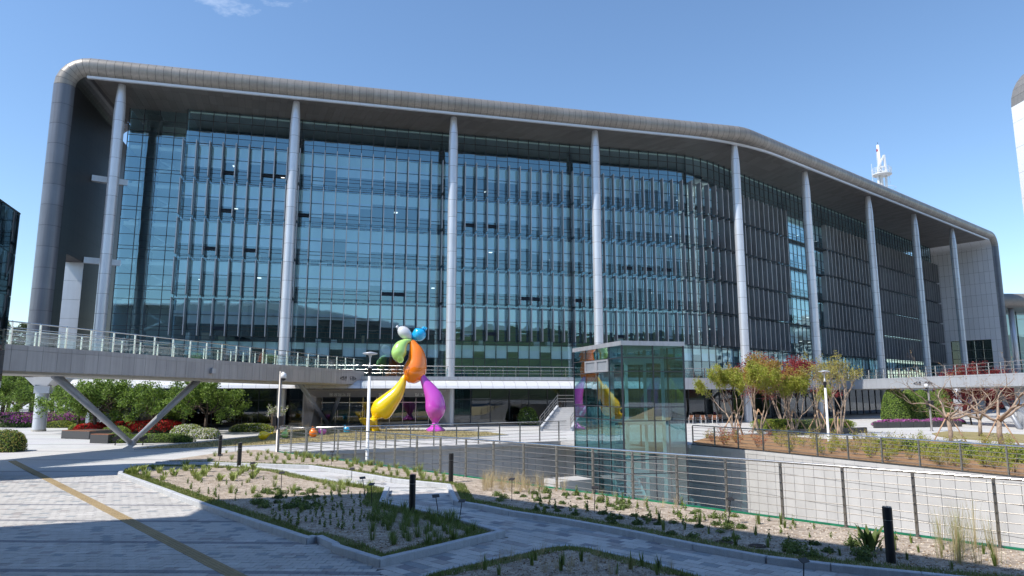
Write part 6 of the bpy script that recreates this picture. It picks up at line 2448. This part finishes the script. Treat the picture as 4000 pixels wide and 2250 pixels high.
for k in range(9):
    px = 3470 + k * 72
    py = 1755 + k * 7
    shrub('spreading_shrub', G(px, py, .03), 1.5, 1.1, R_.uniform(.5, .68), (1, -.3), (L_LIME, L_GREEN, L_DEEP), (4, 2, 1), 1100, .06, 'lime green spreading shrub in the mulch, number %s from the left of its row' % ('one', 'two', 'three', 'four', 'five', 'six', 'seven', 'eight', 'nine')[k], 'shrub', 'lime shrubs beyond the far right railing')


def twig_shrub(kind):
    tb, cb = MB(), MB()
    for k in range(12):
        a = R_.uniform(0, 6.28)
        t = Vector((math.cos(a) * R_.uniform(.1, .4), math.sin(a) * R_.uniform(.1, .4), R_.uniform(.3, .75)))
        tb.tube([Vector((0, 0, -.02)), t * .5 + rdir() * .04, t], [.008, .006, .004], 4)
        for f in (.5, .75, 1):
            for _ in range(5): leaf(cb, t * f + rdir() * .09, R_.uniform(.03, .06), 0)
    return mesh_of('twigs', tb.v, tb.f, [BARKP]), mesh_of('leaves', cb.v, cb.f, [L_LIME if kind == 0 else mat('russet leaf', (0.40, 0.12, 0.05), 0.6, trans=.3) if kind == 1 else L_OLIVE])


TW = [twig_shrub(0), twig_shrub(1), twig_shrub(2)]
random.seed(44)
cnt = 0
tries = 0
while cnt < 120 and tries < 6000:
    tries += 1
    q = g2(random.uniform(2720, 3990), random.uniform(1705, 1855))
    if not inside(q, MULCH) or edge_dist(q, MULCH) < .25: continue
    pxy = proj((q.x, q.y, 0))
    v = 1 if (2780 < pxy[0] < 3010 and random.random() < .6) else random.choice((0, 2, 0))
    o = empty('young_shrub', X3(q, .04), ('reddish' if v == 1 else 'lime green' if v == 0 else 'olive') + ' twiggy young shrub in the orange brown mulch', 'shrub', ('lime', 'reddish', 'olive')[v] + ' twiggy shrubs in the mulch')
    s_ = random.uniform(.7, 1.25)
    for nm, me in zip(('twigs', 'leaves'), TW[v]):
        c = bpy.data.objects.new(nm, me); COL.objects.link(c); c.parent = o
        c.scale = (s_, s_, s_); c.rotation_euler = (0, 0, random.uniform(0, 6))
    cnt += 1

# ---- tufts in the gravel beds
def tuft(n, h, spread, w_, lean=.5, mats_=None, broad=False):
    mb = MB()
    for k in range(n):
        a = R_.uniform(0, 6.283)
        r0 = R_.uniform(0, spread * .35)
        hh_ = h * R_.uniform(.6, 1.1)
        o = Vector((math.cos(a) * r0, math.sin(a) * r0, 0))
        d_ = Vector((math.cos(a), math.sin(a), 0))
        s_ = Vector((-math.sin(a), math.cos(a), 0)) * w_ * .5
        out = spread * R_.uniform(.4, 1) * lean
        p1 = o + d_ * out * .35 + Vector((0, 0, hh_ * .62))
        p2 = o + d_ * out + Vector((0, 0, hh_))
        mi = 0 if R_.random() < .75 else 1
        if broad:
            mb.add([o - s_ * .3, o + s_ * .3, p1 + s_ * 1.4, p1 - s_ * 1.4], [(0, 1, 2, 3)], mi)
            mb.add([p1 - s_ * 1.4, p1 + s_ * 1.4, p2 + s_ * .1, p2 - s_ * .1], [(0, 1, 2, 3)], mi)
        else:
            mb.add([o - s_, o + s_, p1 + s_ * .8, p1 - s_ * .8], [(0, 1, 2, 3)], mi)
            mb.add([p1 - s_ * .8, p1 + s_ * .8, p2], [(0, 1, 2)], mi)
    return mesh_of('tuft', mb.v, mb.f, mats_, mb.m)


def sprout(mats_):
    mb = MB()
    for k in range(5):
        x, y = R_.uniform(-.03, .03), R_.uniform(-.03, .03)
        h = R_.uniform(.12, .26)
        for j in range(7):
            leaf(mb, Vector((x, y, h * (j + 1) / 7)) + rdir() * .025, R_.uniform(.03, .055), 0 if R_.random() < .7 else 1, rdir(.6))
    return mesh_of('sprout', mb.v, mb.f, mats_, mb.m)


def mound(mats_, r, h, n=260):
    mb = MB()
    for k in range(n):
        d_ = rdir(.2); d_.z = abs(d_.z)
        p = Vector((d_.x * r, d_.y * r, d_.z * h)) * R_.uniform(.3, 1.05)
        leaf(mb, p, R_.uniform(.03, .06), 0 if R_.random() < .6 else 1, (d_ + rdir() * .7).normalized())
    return mesh_of('mound', mb.v, mb.f, mats_, mb.m)


TU = {
    'grass': [tuft(46, .30, .24, .011, .7, [B_GREEN, B_DARK]) for _ in range(3)],
    'lime': [tuft(40, .28, .22, .014, .7, [B_LIME, B_GREEN]) for _ in range(3)],
    'dry': [tuft(34, .75, .50, .007, .9, [B_DRY, B_DRY]) for _ in range(3)],
    'drytall': [tuft(36, 1.25, .5, .007, .55, [B_DRY, B_LIME]) for _ in range(2)],
    'fern': [tuft(26, .30, .26, .035, .75, [B_LIME, B_GREEN], True) for _ in range(3)],
    'sprout': [sprout([B_GREEN, B_DARK]) for _ in range(4)],
    'mound': [mound([B_DARK, B_GREEN], .26, .22), mound([B_DARK, L_DEEP], .2, .14)],
    'iris': [tuft(16, .32, .14, .022, .45, [B_GREEN, B_DARK]) for _ in range(2)],
    'broad': [tuft(22, .5, .42, .09, .8, [B_DARK, B_GREEN], True)],
}
LBL = {'grass': ('green grass tuft', 'grass tuft'), 'lime': ('yellow green grass tuft', 'grass tuft'), 'dry': ('pale dry grass clump', 'grass clump'), 'drytall': ('tall dry grass clump', 'grass clump'), 'fern': ('fresh green leafy perennial', 'plant'),
       'sprout': ('small dark green sprout', 'plant'), 'mound': ('low dark green cushion plant', 'plant'), 'iris': ('upright blade leaved plant', 'plant'), 'broad': ('large broad leaved plant', 'plant')}


def put(kind, q, where, s_=1.0, z=.08):
    me = random.choice(TU[kind])
    a, b = LBL[kind]
    o = bpy.data.objects.new(LBL[kind][0].replace(' ', '_'), me)
    COL.objects.link(o)
    o.location = X3(q, z)
    o.rotation_euler = (random.uniform(-.08, .08), random.uniform(-.08, .08), random.uniform(0, 6.28))
    k = s_ * random.uniform(.75, 1.2)
    o.scale = (k, k, k * random.uniform(.85, 1.1))
    tag(o, a + ' ' + where, b, a + 's ' + where)


def scatter(kind, n, px0, px1, py0, py1, poly, where, s_=1.0, gap=.2, edge=.3, test=None):
    done, tr = [], 0
    while len(done) < n and tr < n * 60:
        tr += 1
        x, y = random.uniform(px0, px1), random.uniform(py0, py1)
        if test and not test(x, y): continue
        q = g2(x, y, .08)
        if not inside(q, poly) or edge_dist(q, poly) < edge: continue
        if any((q - d_).length < gap for d_ in done): continue
        done.append(q)
        put(kind, q, where, s_)


random.seed(101)
W1, W2 = 'in the left gravel bed', 'in the long gravel bed'
scatter('fern', 34, 500, 1000, 1826, 1880, BED1, W1 + ' at its far left', 1.0, .3, .3)
scatter('lime', 16, 900, 1500, 1850, 1935, BED1, W1 + ', sunlit far side', .9, .3, .3)
scatter('lime', 14, 1250, 1500, 1895, 1925, BED1, W1 + ' along the narrow path', 1.0, .22, .25)
scatter('sprout', 95, 1040, 1520, 1930, 2070, BED1, W1, .85, .16, .35)
scatter('mound', 24, 960, 1260, 1915, 1995, BED1, W1, .75, .22, .4)
scatter('grass', 40, 1440, 1900, 2005, 2130, BED1, W1 + ', shaded right end', .92, .28, .38)
scatter('grass', 18, 1460, 1860, 1985, 2060, BED1, W1 + ' along the garden path', 1.1, .2, .12)
scatter('sprout', 24, 700, 1080, 1870, 1960, BED1, W1 + ', sunny part', .8, .3, .4)
scatter('lime', 60, 800, 1800, 1765, 1890, BED2, W2 + ' at its far end', 1.0, .3, .25, lambda x, y: y > 1762 + (x - 1095) * .115)
scatter('lime', 26, 1150, 1900, 1775, 1880, BED2, W2 + ' against the railing', 1.1, .3, .1, lambda x, y: abs(y - (1766 + (x - 1095) * .117)) < 14)
scatter('dry', 36, 1880, 2290, 1860, 1925, BED2, W2 + ' near the lift tower', .75, .2, .12, lambda x, y: y > 1860 + (x - 1930) * .17)
scatter('dry', 8, 2270, 2700, 1920, 1985, BED2, W2 + ', thin ones at the railing', .5, .3, .1, lambda x, y: y < 1948 + (x - 2270) * .16)
scatter('sprout', 60, 2050, 2900, 1920, 2060, BED2, W2, .95, .2, .3)
scatter('sprout', 20, 2950, 3500, 2030, 2180, BED2, W2 + ', right half', .8, .3, .3)
scatter('mound', 52, 1850, 2900, 1925, 2120, BED2, W2, .65, .3, .45)
scatter('mound', 8, 3050, 3400, 2120, 2200, BED2, W2 + ', right half', .9, .4, .45)
scatter('iris', 14, 2550, 3100, 2040, 2150, BED2, W2, 1.0, .4, .4)
scatter('iris', 12, 3100, 3950, 2120, 2230, BED2, W2 + ', right half', .8, .4, .3)
scatter('broad', 1, 3380, 3400, 2150, 2160, BED2, W2 + ' beside the nearest bollard', .9, .3, .2)
scatter('drytall', 11, 3640, 4000, 2095, 2210, BED2, W2 + ' at the right edge', .72, .25, .15)
scatter('iris', 12, 1750, 2600, 2190, 2250, BED3, 'in the bed at the bottom edge', .9, .25, .3)
scatter('dry', 16, 1850, 2650, 2165, 2250, BED3, 'in the bed at the bottom edge', .42, .22, .12)
# dark watering basins of soil round some plants
basin = MB()
for x, y in ((2540, 2030), (2830, 2118), (2960, 2133), (2180, 1983)):
    c = g2(x, y, .09)
    o = MB().lathe([(.20, .0), (.17, .018), (.09, .012), (.02, .010)], X3(c, .088), 16).build('soil_basin', M_SOIL)
    tag(o, 'round basin of dark soil in the gravel', 'soil basin', 'soil basins in the gravel')

# turf edging just inside the kerbs: strip of sod plus blades
def turf_edge(poly, idx, inner0, inner1, z, nm, label):
    n = len(poly)
    ar = sum(poly[i].x * poly[(i + 1) % n].y - poly[(i + 1) % n].x * poly[i].y for i in range(n))
    sg = 1 if ar > 0 else -1
    nor = []
    for i in range(n):
        d0 = (poly[i] - poly[i - 1]).normalized(); d1 = (poly[(i + 1) % n] - poly[i]).normalized()
        m_ = (V2(-d0.y, d0.x) + V2(-d1.y, d1.x))
        m_ = m_.normalized() * sg if m_.length > .05 else V2(-d1.y, d1.x) * sg
        nor.append(m_)
    sod, bl = MB(), MB()
    for i in idx:
        a, b = poly[i], poly[(i + 1) % n]
        na, nb_ = nor[i], nor[(i + 1) % n]
        L = (b - a).length
        k = max(1, int(L / .25))
        prev = None
        for j in range(k + 1):
            u = j / k
            w0 = a.lerp(b, u) + na.lerp(nb_, u) * inner0
            jt = .06 * math.sin((a.x + b.y + u * L) * 7.0) + R_.uniform(-.03, .03)
            w1 = a.lerp(b, u) + na.lerp(nb_, u) * (inner1 + jt)
            if prev:
                if sg > 0: sod.add([X3(prev[0], z), X3(w0, z), X3(w1, z), X3(prev[1], z)], [(0, 1, 2, 3)])
                else: sod.add([X3(prev[0], z), X3(prev[1], z), X3(w1, z), X3(w0, z)], [(0, 1, 2, 3)])
            prev = (w0, w1)
        nb__ = int(L * (inner1 - inner0) * (900 if min(a.y, b.y) < 24 else 420))
        for _ in range(nb__):
            u, v = R_.random(), R_.random()
            p = a.lerp(b, u) + na.lerp(nb_, u) * lerp(inner0, inner1 + .03, v)
            if not seen(p, 0, 40): continue
            h = R_.uniform(.03, .085)
            an = R_.uniform(0, 6.28)
            w_ = .006 if p.y < 20 else .01
            s_ = Vector((math.cos(an) * w_, math.sin(an) * w_, 0))
            o = X3(p, z)
            bl.add([o - s_, o + s_, o + Vector((R_.uniform(-.03, .03), R_.uniform(-.03, .03), h))], [(0, 1, 2)], 0 if R_.random() < .7 else 1)
    o = empty(nm, X3(poly[0], z), label, 'turf')
    o['kind'] = 'stuff'
    s1 = sod.build('sod', M_TURF, o); s1['kind'] = 'stuff'
    s2 = bl.build('blades', [B_GREEN, mat('grass blade olive', (0.17, 0.17, 0.05), .7, trans=.2)], o); s2['kind'] = 'stuff'


turf_edge(BED1, list(range(0, 10)) + list(range(11, 26)), .15, .62, .0935, 'turf_edging', 'strip of short turf inside the kerb of the left bed')
turf_edge(BED2, list(range(0, 17)), .14, .52, .0935, 'turf_edging', 'strip of short turf along the front kerb of the long bed')
turf_edge(BED3, list(range(0, 9)), .12, .46, .0935, 'turf_edging', 'strip of short turf round the bottom bed')

# dry lawn blades
bl = MB()
for _ in range(26000):
    q = g2(R_.uniform(520, 1990), R_.uniform(1677, 1757))
    if not inside(q, LAWN) or edge_dist(q, LAWN) < .1: continue
    an = R_.uniform(0, 6.28)
    s_ = Vector((math.cos(an) * .016, math.sin(an) * .016, 0))
    o = X3(q, .05)
    bl.add([o - s_, o + s_, o + Vector((R_.uniform(-.05, .05), R_.uniform(-.05, .05), R_.uniform(.04, .12)))], [(0, 1, 2)], 0 if R_.random() < .65 else 1)
o = bl.build('lawn_grass', [B_DRY, mat('grass blade olive', (0.17, 0.17, 0.05), .7)])
tag(o, 'dry straw coloured grass blades of the lawn', 'grass', kind='stuff')
# dry ornamental grasses along the back of the lawn
random.seed(9)
for i in range(22):
    q = g2(1090 + i * 26 + random.uniform(-8, 8), 1680 + random.uniform(-2, 2))
    put('dry', q, 'along the back edge of the lawn', .8, .03)

# loose stones on the gravel
st_ = MB()
for _ in range(30000):
    q = g2(R_.uniform(400, 4000), R_.uniform(1850, 2250), .09)
    if not (inside(q, BED1) and edge_dist(q, BED1) > .4 or inside(q, BED2) and edge_dist(q, BED2) > .12 or inside(q, BED3) and edge_dist(q, BED3) > .3): continue
    r_ = R_.uniform(.008, .03)
    c = X3(q, .088)
    v_ = [c + Vector((r_ * math.cos(k * 2.09 + q.x * 9), r_ * math.sin(k * 2.09 + q.x * 9), 0)) for k in range(3)] + [c + Vector((0, 0, r_ * R_.uniform(.5, 1.1)))]
    st_.add(v_, [(0, 1, 3), (1, 2, 3), (2, 0, 3)], R_.randint(0, 1))
o = st_.build('gravel', [mat('stone pale', (0.60, 0.54, 0.46), .9), mat('stone tan', (0.30, 0.23, 0.17), .9)])
tag(o, 'loose pale and tan gravel on the planting beds', 'gravel', kind='stuff')

# dead leaves and twigs blown over the gravel
lt = MB()
for _ in range(5200):
    q = g2(R_.uniform(400, 4000), R_.uniform(1800, 2250), .09)
    if not (inside(q, BED1) and edge_dist(q, BED1) > .2 or inside(q, BED2) and edge_dist(q, BED2) > .12 or inside(q, BED3) and edge_dist(q, BED3) > .2): continue
    if math.sin(q.x * 1.7) + math.sin(q.y * 2.3 + q.x) < R_.uniform(-1.2, 1.2): continue
    leaf(lt, X3(q, .1), R_.uniform(.02, .05), R_.randint(0, 1), (Vector((0, 0, 1)) + rdir() * .4).normalized(), R_.uniform(1.2, 3.0))
o = lt.build('leaf_litter', [mat('dead leaf brown', (0.16, 0.09, 0.045), .9), mat('dead leaf straw', (0.34, 0.24, 0.12), .9)])
tag(o, 'brown dead leaves and straw bits scattered on the gravel beds', 'leaf litter', kind='stuff')
